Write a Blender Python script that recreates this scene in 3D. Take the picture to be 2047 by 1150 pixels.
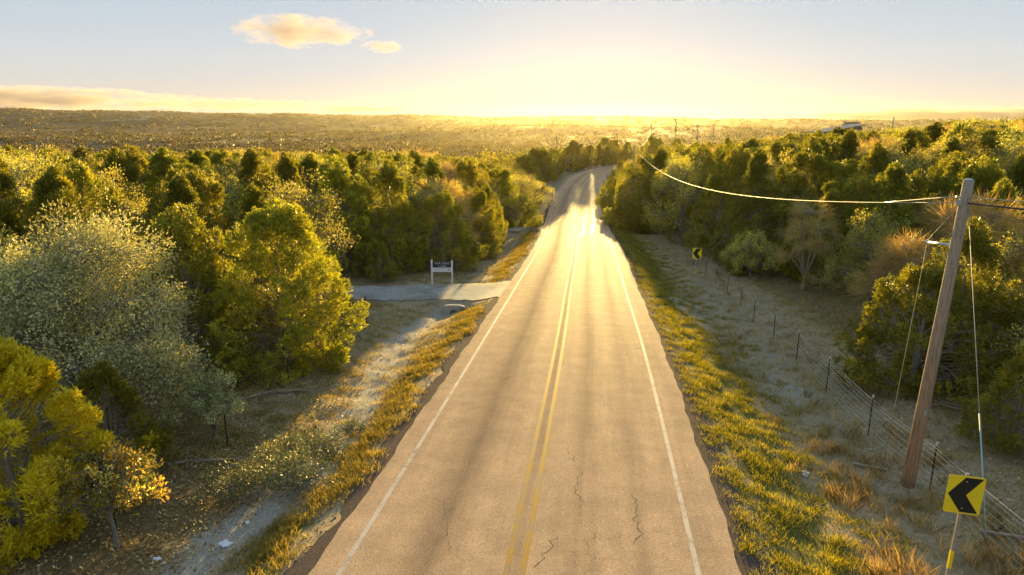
import bpy, bmesh, math
import numpy as np
from mathutils import Vector, Matrix, Quaternion

# ------------------------------------------------------------------ scene, camera, light
for o in list(bpy.data.objects):
    bpy.data.objects.remove(o, do_unlink=True)
scene = bpy.context.scene
col = scene.collection
CAM_H = 8.45
PITCH = math.radians(13.77)
FPX, CX, CY = 1400.0, 1023.5, 575.0
SUN_AZ = math.radians(6.8)       # to the right of the view direction (+Y)
SUN_EL = math.radians(4.0)

cam = bpy.data.cameras.new("camera")
cam.sensor_width = 36.0
cam.lens = FPX / 2047.0 * 36.0
cam.clip_start = 0.1
cam.clip_end = 60000
camo = bpy.data.objects.new("camera", cam)
col.objects.link(camo)
camo.location = (0, 0, CAM_H)
camo.rotation_euler = (math.pi / 2 - PITCH, 0, 0)
scene.camera = camo

world = bpy.data.worlds.new("World")
scene.world = world
world.use_nodes = True
wn = world.node_tree.nodes
wl = world.node_tree.links
bg = wn["Background"]
sky = wn.new("ShaderNodeTexSky")
sky.sky_type = 'NISHITA'
sky.sun_disc = False
sky.sun_elevation = SUN_EL
sky.sun_rotation = SUN_AZ
sky.altitude = 300
sky.air_density = 1.0
sky.dust_density = 0.03
sky.ozone_density = 3.6
gam = wn.new("ShaderNodeGamma")          # one even compression of the whole sky, like the photograph's exposure blending
gam.inputs[1].default_value = 0.08
wl.new(sky.outputs[0], gam.inputs[0])
tint = wn.new("ShaderNodeMix"); tint.data_type = 'RGBA'; tint.blend_type = 'MULTIPLY'
tint.inputs[0].default_value = 1.0
tint.inputs[7].default_value = (1.09, 0.965, 0.985, 1)
hsn = wn.new("ShaderNodeHueSaturation")
hsn.inputs["Saturation"].default_value = 3.5
wl.new(gam.outputs[0], hsn.inputs["Color"])
wl.new(hsn.outputs[0], tint.inputs[6])
wl.new(tint.outputs[2], bg.inputs[0])
bg.inputs[1].default_value = 0.085

sl = bpy.data.lights.new("sun", 'SUN')
sl.energy = 2.7
sl.angle = math.radians(0.8)
sl.color = (1.0, 0.70, 0.23)
so = bpy.data.objects.new("sun", sl)
col.objects.link(so)
SV = Vector((math.sin(SUN_AZ) * math.cos(SUN_EL), math.cos(SUN_AZ) * math.cos(SUN_EL), math.sin(SUN_EL)))
so.rotation_euler = (-SV).to_track_quat('-Z', 'Y').to_euler()
so.location = (0, 0, 60)

scene.view_settings.view_transform = 'Standard'
scene.view_settings.look = 'None'
scene.view_settings.exposure = 3.0
scene.view_settings.gamma = 1.0
scene.view_settings.use_curve_mapping = False
cy = scene.cycles
cy.use_denoising = True
cy.max_bounces = 8
cy.diffuse_bounces = 5
cy.glossy_bounces = 2
cy.transmission_bounces = 6
cy.transparent_max_bounces = 8
cy.volume_bounces = 0
cy.sample_clamp_indirect = 4.0
cy.volume_step_rate = 0.25

RNG = np.random.default_rng(7)

# ------------------------------------------------------------------ helpers
def tag(o, label=None, cat=None, group=None, kind=None):
    if label: o["label"] = label
    if cat: o["category"] = cat
    if group: o["group"] = group
    if kind: o["kind"] = kind
    return o

def link(o, parent=None):
    col.objects.link(o)
    if parent is not None:
        o.parent = parent
    return o

def empty(name, loc=(0, 0, 0), rz=0.0):
    o = bpy.data.objects.new(name, None)
    o.empty_display_size = 0.2
    o.location = loc
    o.rotation_euler = (0, 0, rz)
    return link(o)

def mesh_np(name, verts, faces_list, mat=None, attrs=None, smooth=False, uv=None):
    """faces_list: list of (n,k) int arrays. attrs: dict name -> per-vertex float array"""
    me = bpy.data.meshes.new(name)
    verts = np.ascontiguousarray(verts, dtype=np.float32)
    nv = len(verts)
    faces_list = [np.asarray(f, dtype=np.int32) for f in faces_list if len(f)]
    nl = sum(f.size for f in faces_list)
    nf = sum(len(f) for f in faces_list)
    me.vertices.add(nv)
    me.vertices.foreach_set("co", verts.ravel())
    me.loops.add(nl)
    me.loops.foreach_set("vertex_index", np.concatenate([f.ravel() for f in faces_list]))
    starts, tot = [], 0
    for f in faces_list:
        starts.append(tot + np.arange(len(f), dtype=np.int32) * f.shape[1])
        tot += f.size
    me.polygons.add(nf)
    me.polygons.foreach_set("loop_start", np.concatenate(starts).astype(np.int32))
    if smooth:
        me.polygons.foreach_set("use_smooth", np.ones(nf, dtype=bool))
    me.update(calc_edges=True)
    if attrs:
        for k, v in attrs.items():
            v = np.asarray(v, dtype=np.float32)
            if v.ndim == 1:
                a = me.attributes.new(k, 'FLOAT', 'POINT')
                a.data.foreach_set("value", v)
            else:
                a = me.attributes.new(k, 'FLOAT_COLOR', 'POINT')
                a.data.foreach_set("color", np.ascontiguousarray(v).ravel())
    if mat is not None:
        me.materials.append(mat)
    return me

def obj_np(name, verts, faces_list, mat=None, parent=None, **kw):
    me = mesh_np(name, verts, faces_list, mat, **kw)
    return link(bpy.data.objects.new(name, me), parent)

class MB:
    """collects simple solids and builds ONE mesh"""
    def __init__(s):
        s.v, s.q, s.t, s.n = [], [], [], 0
        s.poly = []
    def add(s, v, f):
        v = np.asarray(v, float)
        for face in f:
            s.poly.append([i + s.n for i in face])
        s.v.append(v); s.n += len(v)
        return s
    def box(s, c, size, rot=None):
        hx, hy, hz = [k / 2 for k in size]
        v = np.array([(x, y, z) for x in (-hx, hx) for y in (-hy, hy) for z in (-hz, hz)])
        if rot is not None:
            v = v @ np.array(rot).T
        v = v + np.array(c)
        return s.add(v, [(0, 1, 3, 2), (4, 6, 7, 5), (0, 4, 5, 1), (2, 3, 7, 6), (0, 2, 6, 4), (1, 5, 7, 3)])
    def tube(s, pts, rad, n=8, cap=True):
        v, f = tube_geo(pts, rad, n)
        s.add(v, [tuple(x) for x in f])
        if cap:
            m = len(pts)
            s.poly.append([s.n - len(v) + i for i in range(n)][::-1])
            s.poly.append([s.n - len(v) + (m - 1) * n + i for i in range(n)])
        return s
    def prism(s, outline, z0, z1, M=None):
        """outline in local xz plane, extruded along local y"""
        n = len(outline)
        v = [(a, z0, b) for a, b in outline] + [(a, z1, b) for a, b in outline]
        f = [tuple(range(n)), tuple(range(2 * n - 1, n - 1, -1))] + [(i, i + n, (i + 1) % n + n, (i + 1) % n) for i in range(n)]
        v = np.array(v, float)
        if M is not None:
            v = v @ np.array(M).T
        return s.add(v, f)
    def build(s, name, mat, parent=None, smooth=False, bevel=0):
        me = bpy.data.meshes.new(name)
        me.from_pydata([tuple(map(float, p)) for p in np.vstack(s.v)], [], s.poly)
        me.materials.append(mat)
        if bevel:
            bm = bmesh.new(); bm.from_mesh(me)
            bmesh.ops.bevel(bm, geom=bm.edges[:], offset=bevel, segments=2, affect='EDGES', profile=0.6)
            bm.to_mesh(me); bm.free()
        bm = bmesh.new(); bm.from_mesh(me)
        bmesh.ops.recalc_face_normals(bm, faces=bm.faces)
        bm.to_mesh(me); bm.free()
        if smooth:
            for p in me.polygons: p.use_smooth = True
        return link(bpy.data.objects.new(name, me), parent)

def tube_geo(pts, rad, n=6):
    pts = np.asarray(pts, float)
    m = len(pts)
    rad = np.broadcast_to(np.asarray(rad, float), (m,))
    t = np.gradient(pts, axis=0)
    t /= np.linalg.norm(t, axis=1, keepdims=True) + 1e-9
    ref = np.array([0, 0, 1.0]) if abs(t[0, 2]) < 0.9 else np.array([1.0, 0, 0])
    u = np.cross(t, ref); u /= np.linalg.norm(u, axis=1, keepdims=True) + 1e-9
    w = np.cross(t, u)
    a = np.arange(n) * 2 * math.pi / n
    v = (pts[:, None, :] + rad[:, None, None] * (np.cos(a)[None, :, None] * u[:, None, :] + np.sin(a)[None, :, None] * w[:, None, :])).reshape(-1, 3)
    i = np.arange(m - 1)[:, None] * n
    k = np.arange(n)[None, :]
    k2 = (k + 1) % n
    f = np.stack([i + k, i + k2, i + n + k2, i + n + k], -1).reshape(-1, 4)
    return v, f

def pix(px, py):
    """pixel of the photograph -> direction (x, y forward, z up)"""
    u = (px - CX) / FPX; v = (py - CY) / FPX
    c, s = math.cos(PITCH), math.sin(PITCH)
    return np.array([u, c - v * s, -(s + v * c)])

def on_plane(px, py, z):
    d = pix(px, py)
    t = (z - CAM_H) / d[2]
    return d[0] * t, d[1] * t

def sstep(a, b, x):
    t = np.clip((np.asarray(x, float) - a) / (b - a), 0, 1)
    return t * t * (3 - 2 * t)

_wr = np.random.default_rng(99)
_waves = [(_wr.uniform(0, 6.28), _wr.uniform(0, 6.28), _wr.uniform(0, 6.28)) for _ in range(8)]
def wav(x, y, scale, k=0):
    """smooth pseudo noise in -1..1"""
    r = 0
    for i in range(4):
        a, p, q = _waves[(i + k) % 8]
        f = (1.0 + 0.63 * i) / scale
        r = r + np.sin((x * math.cos(a) + y * math.sin(a)) * f * 6.28 + p) * np.sin((-x * math.sin(a) + y * math.cos(a)) * f * 5.1 + q) / (1 + 0.35 * i)
    return r / 1.9

# ------------------------------------------------------------------ materials
MATS = {}
def mat_new(name):
    m = bpy.data.materials.new(name); m.use_nodes = True
    nt = m.node_tree
    b = nt.nodes["Principled BSDF"]
    MATS[name] = m
    return m, nt, b

def N(nt, typ, **kw):
    n = nt.nodes.new(typ)
    for k, v in kw.items():
        setattr(n, k, v)
    return n

def noise(nt, scale, detail=3, rough=0.6, vec=None, dim='3D'):
    n = N(nt, "ShaderNodeTexNoise")
    n.inputs["Scale"].default_value = scale
    n.inputs["Detail"].default_value = detail
    n.inputs["Roughness"].default_value = rough
    if vec is not None: nt.links.new(vec, n.inputs["Vector"])
    return n.outputs["Fac"]

def ramp(nt, fac, stops):
    r = N(nt, "ShaderNodeValToRGB")
    e = r.color_ramp.elements
    while len(e) < len(stops): e.new(0.5)
    for i, (p, c) in enumerate(stops):
        e[i].position = p
        e[i].color = (*c, 1) if len(c) == 3 else c
    nt.links.new(fac, r.inputs[0])
    return r.outputs[0]

def mixc(nt, fac, a, b, mode='MIX'):
    n = N(nt, "ShaderNodeMix", data_type='RGBA', blend_type=mode)
    for sock, v in ((n.inputs[0], fac), (n.inputs[6], a), (n.inputs[7], b)):
        if isinstance(v, (int, float)): sock.default_value = v
        elif isinstance(v, tuple): sock.default_value = (*v, 1)
        else: nt.links.new(v, sock)
    return n.outputs[2]

def math_(nt, op, a, b=None, c=None, clamp=False):
    n = N(nt, "ShaderNodeMath", operation=op, use_clamp=clamp)
    for s, v in zip(n.inputs, (a, b, c)):
        if v is None: continue
        if isinstance(v, (int, float)): s.default_value = v
        else: nt.links.new(v, s)
    return n.outputs[0]

def attr(nt, name, out="Fac"):
    n = N(nt, "ShaderNodeAttribute", attribute_name=name)
    return n.outputs[out]

def bump(nt, b, h, strength, dist=0.02):
    n = N(nt, "ShaderNodeBump")
    n.inputs["Strength"].default_value = strength
    n.inputs["Distance"].default_value = dist
    nt.links.new(h, n.inputs["Height"])
    nt.links.new(n.outputs[0], b.inputs["Normal"])

def plain(name, c, rough=0.6, metal=0.0, var=0.15, scale=6.0, spec=0.5, bumpy=0.0):
    m, nt, b = mat_new(name)
    geo = N(nt, "ShaderNodeTexCoord").outputs["Object"]
    f = noise(nt, scale, 4, 0.65, geo)
    lo = tuple(k * (1 - var) for k in c); hi = tuple(min(1, k * (1 + var)) for k in c)
    nt.links.new(ramp(nt, f, [(0.3, lo), (0.7, hi)]), b.inputs["Base Color"])
    b.inputs["Roughness"].default_value = rough
    b.inputs["Metallic"].default_value = metal
    b.inputs["Specular IOR Level"].default_value = spec
    if bumpy: bump(nt, b, f, bumpy)
    return m

def leaf_mat(name, stops, trans=0.35, rough=0.55, tc=(1.5, 1.25, 0.5), vary=0.25, spec=0.25):
    m, nt, b = mat_new(name)
    t = attr(nt, "tone")
    c = ramp(nt, t, stops)
    oi = N(nt, "ShaderNodeObjectInfo")
    hs = N(nt, "ShaderNodeHueSaturation")
    nt.links.new(c, hs.inputs["Color"])
    nt.links.new(math_(nt, 'MULTIPLY_ADD', oi.outputs["Random"], 2 * vary, 1 - vary), hs.inputs["Value"])
    rr = math_(nt, 'FRACT', math_(nt, 'MULTIPLY', oi.outputs["Random"], 7.31))
    nt.links.new(math_(nt, 'MULTIPLY_ADD', rr, 0.026, 0.492), hs.inputs["Hue"])
    nt.links.new(hs.outputs[0], b.inputs["Base Color"])
    b.inputs["Roughness"].default_value = rough
    b.inputs["Specular IOR Level"].default_value = spec
    tr = N(nt, "ShaderNodeBsdfTranslucent")
    nt.links.new(mixc(nt, 1.0, hs.outputs[0], tc, 'MULTIPLY'), tr.inputs[0])
    mx = N(nt, "ShaderNodeMixShader")
    mx.inputs[0].default_value = trans
    nt.links.new(b.outputs[0], mx.inputs[1]); nt.links.new(tr.outputs[0], mx.inputs[2])
    nt.links.new(mx.outputs[0], nt.nodes["Material Output"].inputs[0])
    return m

juniper_m = leaf_mat("juniper_foliage", [(0, (0.133, 0.135, 0.022)), (0.5, (0.275, 0.257, 0.032)), (1, (0.556, 0.435, 0.046))], trans=0.30, tc=(1.35, 1.3, 0.35))
sunpaint_m = leaf_mat("sun_painted_juniper_foliage", [(0, (0.34, 0.26, 0.012)), (0.5, (0.74, 0.56, 0.02)), (1, (0.82, 0.68, 0.04))], trans=0.35, tc=(1.05, 1.0, 0.4), vary=0.02)  # sunlight painted as bright yellow into this juniper's leaf colour
oak_m = leaf_mat("silver_oak_foliage", [(0, (0.203, 0.213, 0.090)), (0.55, (0.477, 0.478, 0.223)), (0.9, (0.800, 0.768, 0.367)), (1, (0.800, 0.800, 0.235))], trans=0.22, tc=(1.5, 1.25, 0.6), rough=0.6, spec=0.2, vary=0.15)
oak2_m = leaf_mat("olive_oak_foliage", [(0, (0.260, 0.239, 0.051)), (0.5, (0.601, 0.497, 0.103)), (1, (0.800, 0.800, 0.172))], trans=0.35, tc=(1.3, 1.2, 0.45), vary=0.3)
yel_m = leaf_mat("yellow_oak_foliage", [(0, (0.085, 0.090, 0.028)), (0.35, (0.203, 0.180, 0.044)), (0.6, (0.710, 0.450, 0.055)), (1, (0.800, 0.750, 0.176))], trans=0.35, tc=(1.3, 1.1, 0.5), rough=0.4, spec=0.5, vary=0.05)
brown_m = leaf_mat("russet_leaves", [(0, (0.313, 0.213, 0.070)), (0.5, (0.591, 0.409, 0.141)), (1, (0.800, 0.726, 0.234))], trans=0.3, vary=0.2)
far_m = leaf_mat("far_scrub_foliage", [(0, (0.042, 0.034, 0.014)), (0.45, (0.085, 0.064, 0.030)), (0.8, (0.135, 0.094, 0.047)), (1, (0.202, 0.166, 0.047))], trans=0.5, tc=(1.0, 1.0, 0.9), vary=0.0)
grassg_m = leaf_mat("green_verge_grass", [(0, (0.156, 0.151, 0.018)), (0.5, (0.312, 0.281, 0.027)), (1, (0.562, 0.431, 0.054))], trans=0.35, tc=(1.3, 1.15, 0.4), vary=0)
grassy_m = leaf_mat("gold_verge_grass", [(0, (0.158, 0.138, 0.030)), (0.5, (0.336, 0.275, 0.060)), (1, (0.525, 0.425, 0.120))], trans=0.35, tc=(1.3, 1.05, 0.5), vary=0)
grassd_m = leaf_mat("dry_tan_grass", [(0, (0.203, 0.137, 0.052)), (0.5, (0.421, 0.287, 0.121)), (1, (0.718, 0.517, 0.230))], trans=0.3, tc=(1.2, 1.0, 0.6), vary=0)
grassx_m = leaf_mat("grey_green_grass", [(0, (0.182, 0.152, 0.046)), (0.5, (0.364, 0.285, 0.091)), (1, (0.683, 0.492, 0.182))], trans=0.25, vary=0)
bramble_m = leaf_mat("bramble_leaves", [(0, (0.090, 0.098, 0.039)), (0.5, (0.180, 0.188, 0.072)), (1, (0.360, 0.330, 0.143))], trans=0.15, tc=(1.1, 1.1, 0.6), vary=0.1)
litter_m = leaf_mat("fallen_leaves", [(0, (0.131, 0.078, 0.030)), (0.5, (0.328, 0.196, 0.072)), (0.85, (0.612, 0.392, 0.156)), (1, (0.800, 0.745, 0.360))], trans=0.1, vary=0)
bark_m = plain("grey_bark", (0.17, 0.145, 0.115), 0.85, var=0.45, scale=14, bumpy=0.5)
jbark_m = plain("juniper_bark", (0.26, 0.205, 0.155), 0.85, var=0.4, scale=9)
twig_m = plain("pale_twig", (0.25, 0.215, 0.175), 0.8, var=0.3, scale=9)
twig2_m = plain("grey_brown_twig", (0.33, 0.27, 0.18), 0.8, var=0.3, scale=9)
steel_m = plain("galvanised_steel", (0.50, 0.50, 0.49), 0.42, 0.75, var=0.15, scale=12)
wire_m = plain("fence_wire_steel", (0.62, 0.60, 0.57), 0.35, 0.6, var=0.1)
guy_m = plain("dull_guy_steel", (0.30, 0.30, 0.28), 0.6, 0.3)
cable_m = plain("weathered_cable_sheath", (0.36, 0.33, 0.28), 0.5, 0.1, var=0.12, scale=1.0)
blackcable_m = plain("black_cable_sheath", (0.03, 0.03, 0.03), 0.5, var=0.1)
tpost_m = plain("dark_fence_steel", (0.035, 0.04, 0.032), 0.6, 0.3, var=0.3, scale=20)
tposttop_m = plain("white_post_tip", (0.55, 0.55, 0.52), 0.6)
white_m = plain("white_vinyl", (0.80, 0.80, 0.80), 0.45, var=0.05)
dark_m = plain("charcoal_sign_face", (0.022, 0.024, 0.028), 0.5, var=0.1)
yellow_m = plain("yellow_sign_sheeting", (0.92, 0.66, 0.015), 0.4, var=0.06, scale=3)
black_m = plain("black_sign_ink", (0.012, 0.011, 0.010), 0.5, var=0.1)
grey_ink = plain("grey_ink", (0.40, 0.42, 0.42), 0.6)
green_ink = plain("green_ink", (0.16, 0.34, 0.24), 0.6)
concrete_m = plain("pale_concrete", (0.40, 0.385, 0.35), 0.85, var=0.25, scale=5, bumpy=0.4)
hole_m = plain("pipe_inside", (0.05, 0.045, 0.04), 0.9)
rust_m = plain("rusted_steel", (0.13, 0.07, 0.045), 0.8, var=0.4, scale=14)
wood_m = plain("weathered_board", (0.30, 0.24, 0.17), 0.8, var=0.3, scale=10)
stone_m = plain("limestone_bits", (0.46, 0.43, 0.38), 0.9, var=0.25, scale=4)
litterwhite_m = plain("white_plastic_litter", (0.75, 0.76, 0.78), 0.4, var=0.08)
red_m = plain("red_stake_paint", (0.42, 0.10, 0.07), 0.6)
roof_m = plain("dark_standing_seam", (0.10, 0.085, 0.075), 0.45, 0.3, var=0.15, scale=2)
roofpale_m = plain("pale_metal_roof", (0.55, 0.54, 0.52), 0.35, 0.4, var=0.1)
wall_m = plain("tan_wall", (0.34, 0.29, 0.23), 0.8, var=0.1, scale=1)
glass_m = plain("dark_window", (0.03, 0.035, 0.04), 0.1, var=0.1)

def wood_pole_mat():
    m, nt, b = mat_new("weathered_pole_wood")
    tc = N(nt, "ShaderNodeTexCoord").outputs["Object"]
    mp = N(nt, "ShaderNodeMapping"); mp.inputs["Scale"].default_value = (16, 16, 0.7)
    nt.links.new(tc, mp.inputs[0])
    f = noise(nt, 2.2, 6, 0.7, mp.outputs[0])
    sx = N(nt, "ShaderNodeSeparateXYZ"); nt.links.new(tc, sx.inputs[0])
    hf = math_(nt, 'DIVIDE', sx.outputs[2], 7.4, clamp=True)
    low = ramp(nt, f, [(0.3, (0.13, 0.07, 0.035)), (0.5, (0.31, 0.18, 0.10)), (0.75, (0.44, 0.29, 0.17))])
    top = ramp(nt, f, [(0.3, (0.16, 0.135, 0.11)), (0.5, (0.36, 0.29, 0.21)), (0.75, (0.50, 0.42, 0.31))])
    nt.links.new(mixc(nt, ramp(nt, hf, [(0.15, (0, 0, 0)), (0.85, (1, 1, 1))]), low, top), b.inputs["Base Color"])
    b.inputs["Roughness"].default_value = 0.85
    b.inputs["Specular IOR Level"].default_value = 0.12
    bump(nt, b, f, 0.8, 0.02)
    return m
pole_m = wood_pole_mat()

def ground_mat():
    m, nt, b = mat_new("verge_ground")
    P = N(nt, "ShaderNodeNewGeometry").outputs["Position"]
    zone = N(nt, "ShaderNodeAttribute", attribute_name="zone")
    sep = N(nt, "ShaderNodeSeparateColor"); nt.links.new(zone.outputs["Color"], sep.inputs[0])
    n1 = noise(nt, 1.1, 5, 0.65, P); n2 = noise(nt, 7.0, 5, 0.7, P); n3 = noise(nt, 28.0, 3, 0.7, P)
    # bare soil and thatch
    soil = ramp(nt, n2, [(0.25, (0.19, 0.14, 0.08)), (0.5, (0.38, 0.295, 0.175)), (0.72, (0.52, 0.41, 0.255))])
    grit = ramp(nt, n3, [(0.3, (0.25, 0.225, 0.18)), (0.5, (0.40, 0.365, 0.30)), (0.7, (0.56, 0.52, 0.44))])
    litter = ramp(nt, n3, [(0.3, (0.085, 0.06, 0.034)), (0.55, (0.27, 0.19, 0.095)), (0.75, (0.42, 0.31, 0.175))])
    turf = ramp(nt, n2, [(0.3, (0.07, 0.07, 0.02)), (0.6, (0.15, 0.14, 0.035)), (0.8, (0.22, 0.18, 0.06))])
    def mask(ch, amt=1.3):
        s = math_(nt, 'ADD', math_(nt, 'SUBTRACT', ch, 0.5), math_(nt, 'MULTIPLY', math_(nt, 'SUBTRACT', math_(nt, 'ADD', n1, math_(nt, 'MULTIPLY', n2, 0.6)), 0.8), amt))
        return math_(nt, 'MULTIPLY_ADD', s, 3.5, 0.5, clamp=True)
    c = mixc(nt, mask(sep.outputs[2]), soil, litter)
    c = mixc(nt, mask(sep.outputs[1]), c, turf)
    c = mixc(nt, mask(sep.outputs[0]), c, grit)
    # distant scrub country
    d1 = noise(nt, 0.0035, 6, 0.6, P); d2 = noise(nt, 0.05, 4, 0.65, P)
    farc = ramp(nt, d2, [(0.3, (0.075, 0.06, 0.038)), (0.55, (0.125, 0.10, 0.062)), (0.75, (0.19, 0.155, 0.10))])
    field = ramp(nt, d1, [(0.60, (0, 0, 0)), (0.66, (1, 1, 1))])
    farc = mixc(nt, field, farc, (0.30, 0.25, 0.17))
    al = N(nt, "ShaderNodeAttribute", attribute_name="far").outputs["Fac"]
    c = mixc(nt, al, c, farc)
    nt.links.new(c, b.inputs["Base Color"])
    b.inputs["Roughness"].default_value = 0.95
    b.inputs["Specular IOR Level"].default_value = 0.03
    bump(nt, b, math_(nt, 'ADD', n2, math_(nt, 'MULTIPLY', n3, 0.5)), 0.7, 0.08)
    return m

def road_mat():
    m, nt, b = mat_new("chipseal_road")
    L = attr(nt, "lat"); S = attr(nt, "along")
    P = N(nt, "ShaderNodeNewGeometry").outputs["Position"]
    cb = N(nt, "ShaderNodeCombineXYZ"); nt.links.new(L, cb.inputs[0]); nt.links.new(S, cb.inputs[1])
    st = N(nt, "ShaderNodeMapping"); st.inputs["Scale"].default_value = (1.0, 0.06, 1.0)
    nt.links.new(cb.outputs[0], st.inputs[0])
    streak = noise(nt, 2.0, 5, 0.65, st.outputs[0])
    agg = noise(nt, 38.0, 3, 0.75, P); mid = noise(nt, 1.3, 5, 0.6, P)
    c = ramp(nt, agg, [(0.28, (0.20, 0.14, 0.09)), (0.5, (0.47, 0.335, 0.22)), (0.72, (0.72, 0.53, 0.36))])
    c = mixc(nt, 1.0, c, ramp(nt, mid, [(0.3, (0.86, 0.86, 0.86)), (0.7, (1.12, 1.10, 1.06))]), 'MULTIPLY')
    c = mixc(nt, 1.0, c, ramp(nt, streak, [(0.3, (0.84, 0.84, 0.84)), (0.7, (1.12, 1.1, 1.08))]), 'MULTIPLY')
    Lw = math_(nt, 'ADD', L, math_(nt, 'MULTIPLY', math_(nt, 'SUBTRACT', streak, 0.5), 0.5))
    def band(c0, w):
        d = math_(nt, 'DIVIDE', math_(nt, 'ABSOLUTE', math_(nt, 'SUBTRACT', Lw, c0)), w)
        return math_(nt, 'POWER', math_(nt, 'SUBTRACT', 1.0, d, clamp=True), 1.4)
    # bitumen bleeding along the lane centres, polished wheel paths
    b1 = math_(nt, 'MULTIPLY', band(-1.85, 1.0), 0.42)
    b2 = math_(nt, 'MULTIPLY', band(1.05, 0.5), 0.22)
    b3 = math_(nt, 'MULTIPLY', band(2.35, 0.4), 0.16)
    b0 = math_(nt, 'MULTIPLY', band(-0.12, 0.28), 0.25)
    dk = math_(nt, 'ADD', math_(nt, 'ADD', b1, b2), math_(nt, 'ADD', b3, b0), clamp=True)
    c = mixc(nt, dk, c, (0.055, 0.042, 0.034))
    nt.links.new(c, b.inputs["Base Color"])
    r = math_(nt, 'MULTIPLY_ADD', agg, 0.2, 0.62)
    nt.links.new(math_(nt, 'MULTIPLY_ADD', dk, 0.25, r), b.inputs["Roughness"])
    b.inputs["Specular IOR Level"].default_value = 0.0022
    bump(nt, b, agg, 0.3, 0.012)
    return m

def paint_mat(name, c, wear):
    m, nt, b = mat_new(name)
    P = N(nt, "ShaderNodeNewGeometry").outputs["Position"]
    f = math_(nt, 'ADD', math_(nt, 'MULTIPLY', noise(nt, 40, 3, 0.7, P), 0.6), math_(nt, 'MULTIPLY', noise(nt, 2.0, 4, 0.6, P), 0.4))
    under = (0.24, 0.19, 0.155)
    nt.links.new(ramp(nt, f, [(wear - 0.05, under), (wear + 0.05, c)]), b.inputs["Base Color"])
    b.inputs["Roughness"].default_value = 0.75
    b.inputs["Specular IOR Level"].default_value = 0.03
    bump(nt, b, f, 0.2, 0.01)
    return m

ground_m, road_m = ground_mat(), road_mat()
paintw_m = paint_mat("worn_white_paint", (0.50, 0.44, 0.39), 0.455)
painty_m = paint_mat("worn_yellow_paint", (0.36, 0.21, 0.03), 0.48)
crack_m = plain("crack_dark", (0.022, 0.018, 0.015), 0.9)
seal_m = plain("crack_sealant", (0.30, 0.27, 0.23), 0.5, var=0.2, spec=0.006)
shoulder_m = plain("dark_edge_gravel", (0.10, 0.077, 0.064), 0.95, var=0.6, scale=34, bumpy=0.8, spec=0.01)
def drive_mat():
    m, nt, b = mat_new("crushed_limestone")
    P = N(nt, "ShaderNodeNewGeometry").outputs["Position"]
    n1 = noise(nt, 0.7, 5, 0.65, P); n2 = noise(nt, 9, 5, 0.75, P); n3 = noise(nt, 32, 2, 0.7, P)
    c = ramp(nt, n2, [(0.28, (0.17, 0.155, 0.135)), (0.5, (0.36, 0.335, 0.30)), (0.72, (0.52, 0.49, 0.45))])
    c = mixc(nt, ramp(nt, n1, [(0.42, (0, 0, 0)), (0.62, (0.75, 0.75, 0.75))]), c, (0.22, 0.185, 0.13))
    c = mixc(nt, 1.0, c, ramp(nt, n3, [(0.3, (0.75, 0.75, 0.75)), (0.7, (1.15, 1.15, 1.15))]), 'MULTIPLY')
    nt.links.new(c, b.inputs["Base Color"]); b.inputs["Roughness"].default_value = 0.95
    bump(nt, b, math_(nt, 'ADD', n2, n1), 0.7, 0.05)
    return m
drive_m = drive_mat()

# ------------------------------------------------------------------ road line and terrain
RC = np.array([(-6.0, -40, 1.9), (-1.3, 0, 0.62), (0.147, 11.58, 0.0), (2.02, 27.27, -0.87), (3.75, 43.45, -2.03), (5.75, 62, -3.3),
               (8.1, 89.3, -5.1), (10.7, 119, -5.75), (13.6, 140, -5.45), (18.0, 163, -5.05), (24.0, 179, -4.75), (32, 191, -4.5),
               (46, 204, -4.2), (70, 216, -4.0), (110, 226, -4.0), (170, 236, -4.0)])
def catmull(P, per=40):
    P = np.vstack([2 * P[0] - P[1], P, 2 * P[-1] - P[-2]])
    t0 = np.concatenate([[0], np.cumsum(np.linalg.norm(np.diff(P, axis=0), axis=1) ** 0.5)])
    out = []
    for i in range(1, len(P) - 2):
        a, b, c, d = t0[i - 1:i + 3]
        t = np.linspace(b, c, per, endpoint=False)[:, None]
        A1 = (b - t) / (b - a) * P[i - 1] + (t - a) / (b - a) * P[i]
        A2 = (c - t) / (c - b) * P[i] + (t - b) / (c - b) * P[i + 1]
        A3 = (d - t) / (d - c) * P[i + 1] + (t - c) / (d - c) * P[i + 2]
        B1 = (c - t) / (c - a) * A1 + (t - a) / (c - a) * A2
        B2 = (d - t) / (d - b) * A2 + (t - b) / (d - b) * A3
        out.append((c - t) / (c - b) * B1 + (t - b) / (c - b) * B2)
    return np.vstack(out + [P[-2][None]])
RD = catmull(RC, 60)
_seg = np.linalg.norm(np.diff(RD[:, :2], axis=0), axis=1)
RS = np.concatenate([[0], np.cumsum(_seg)])
_i0 = np.argmin(np.abs(RD[:, 1]))
RS = RS - RS[_i0]                       # s = 0 beside the camera
RT = np.gradient(RD[:, :2], axis=0); RT /= np.linalg.norm(RT, axis=1, keepdims=True)
RN = np.stack([RT[:, 1], -RT[:, 0]], 1)  # to the right

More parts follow.
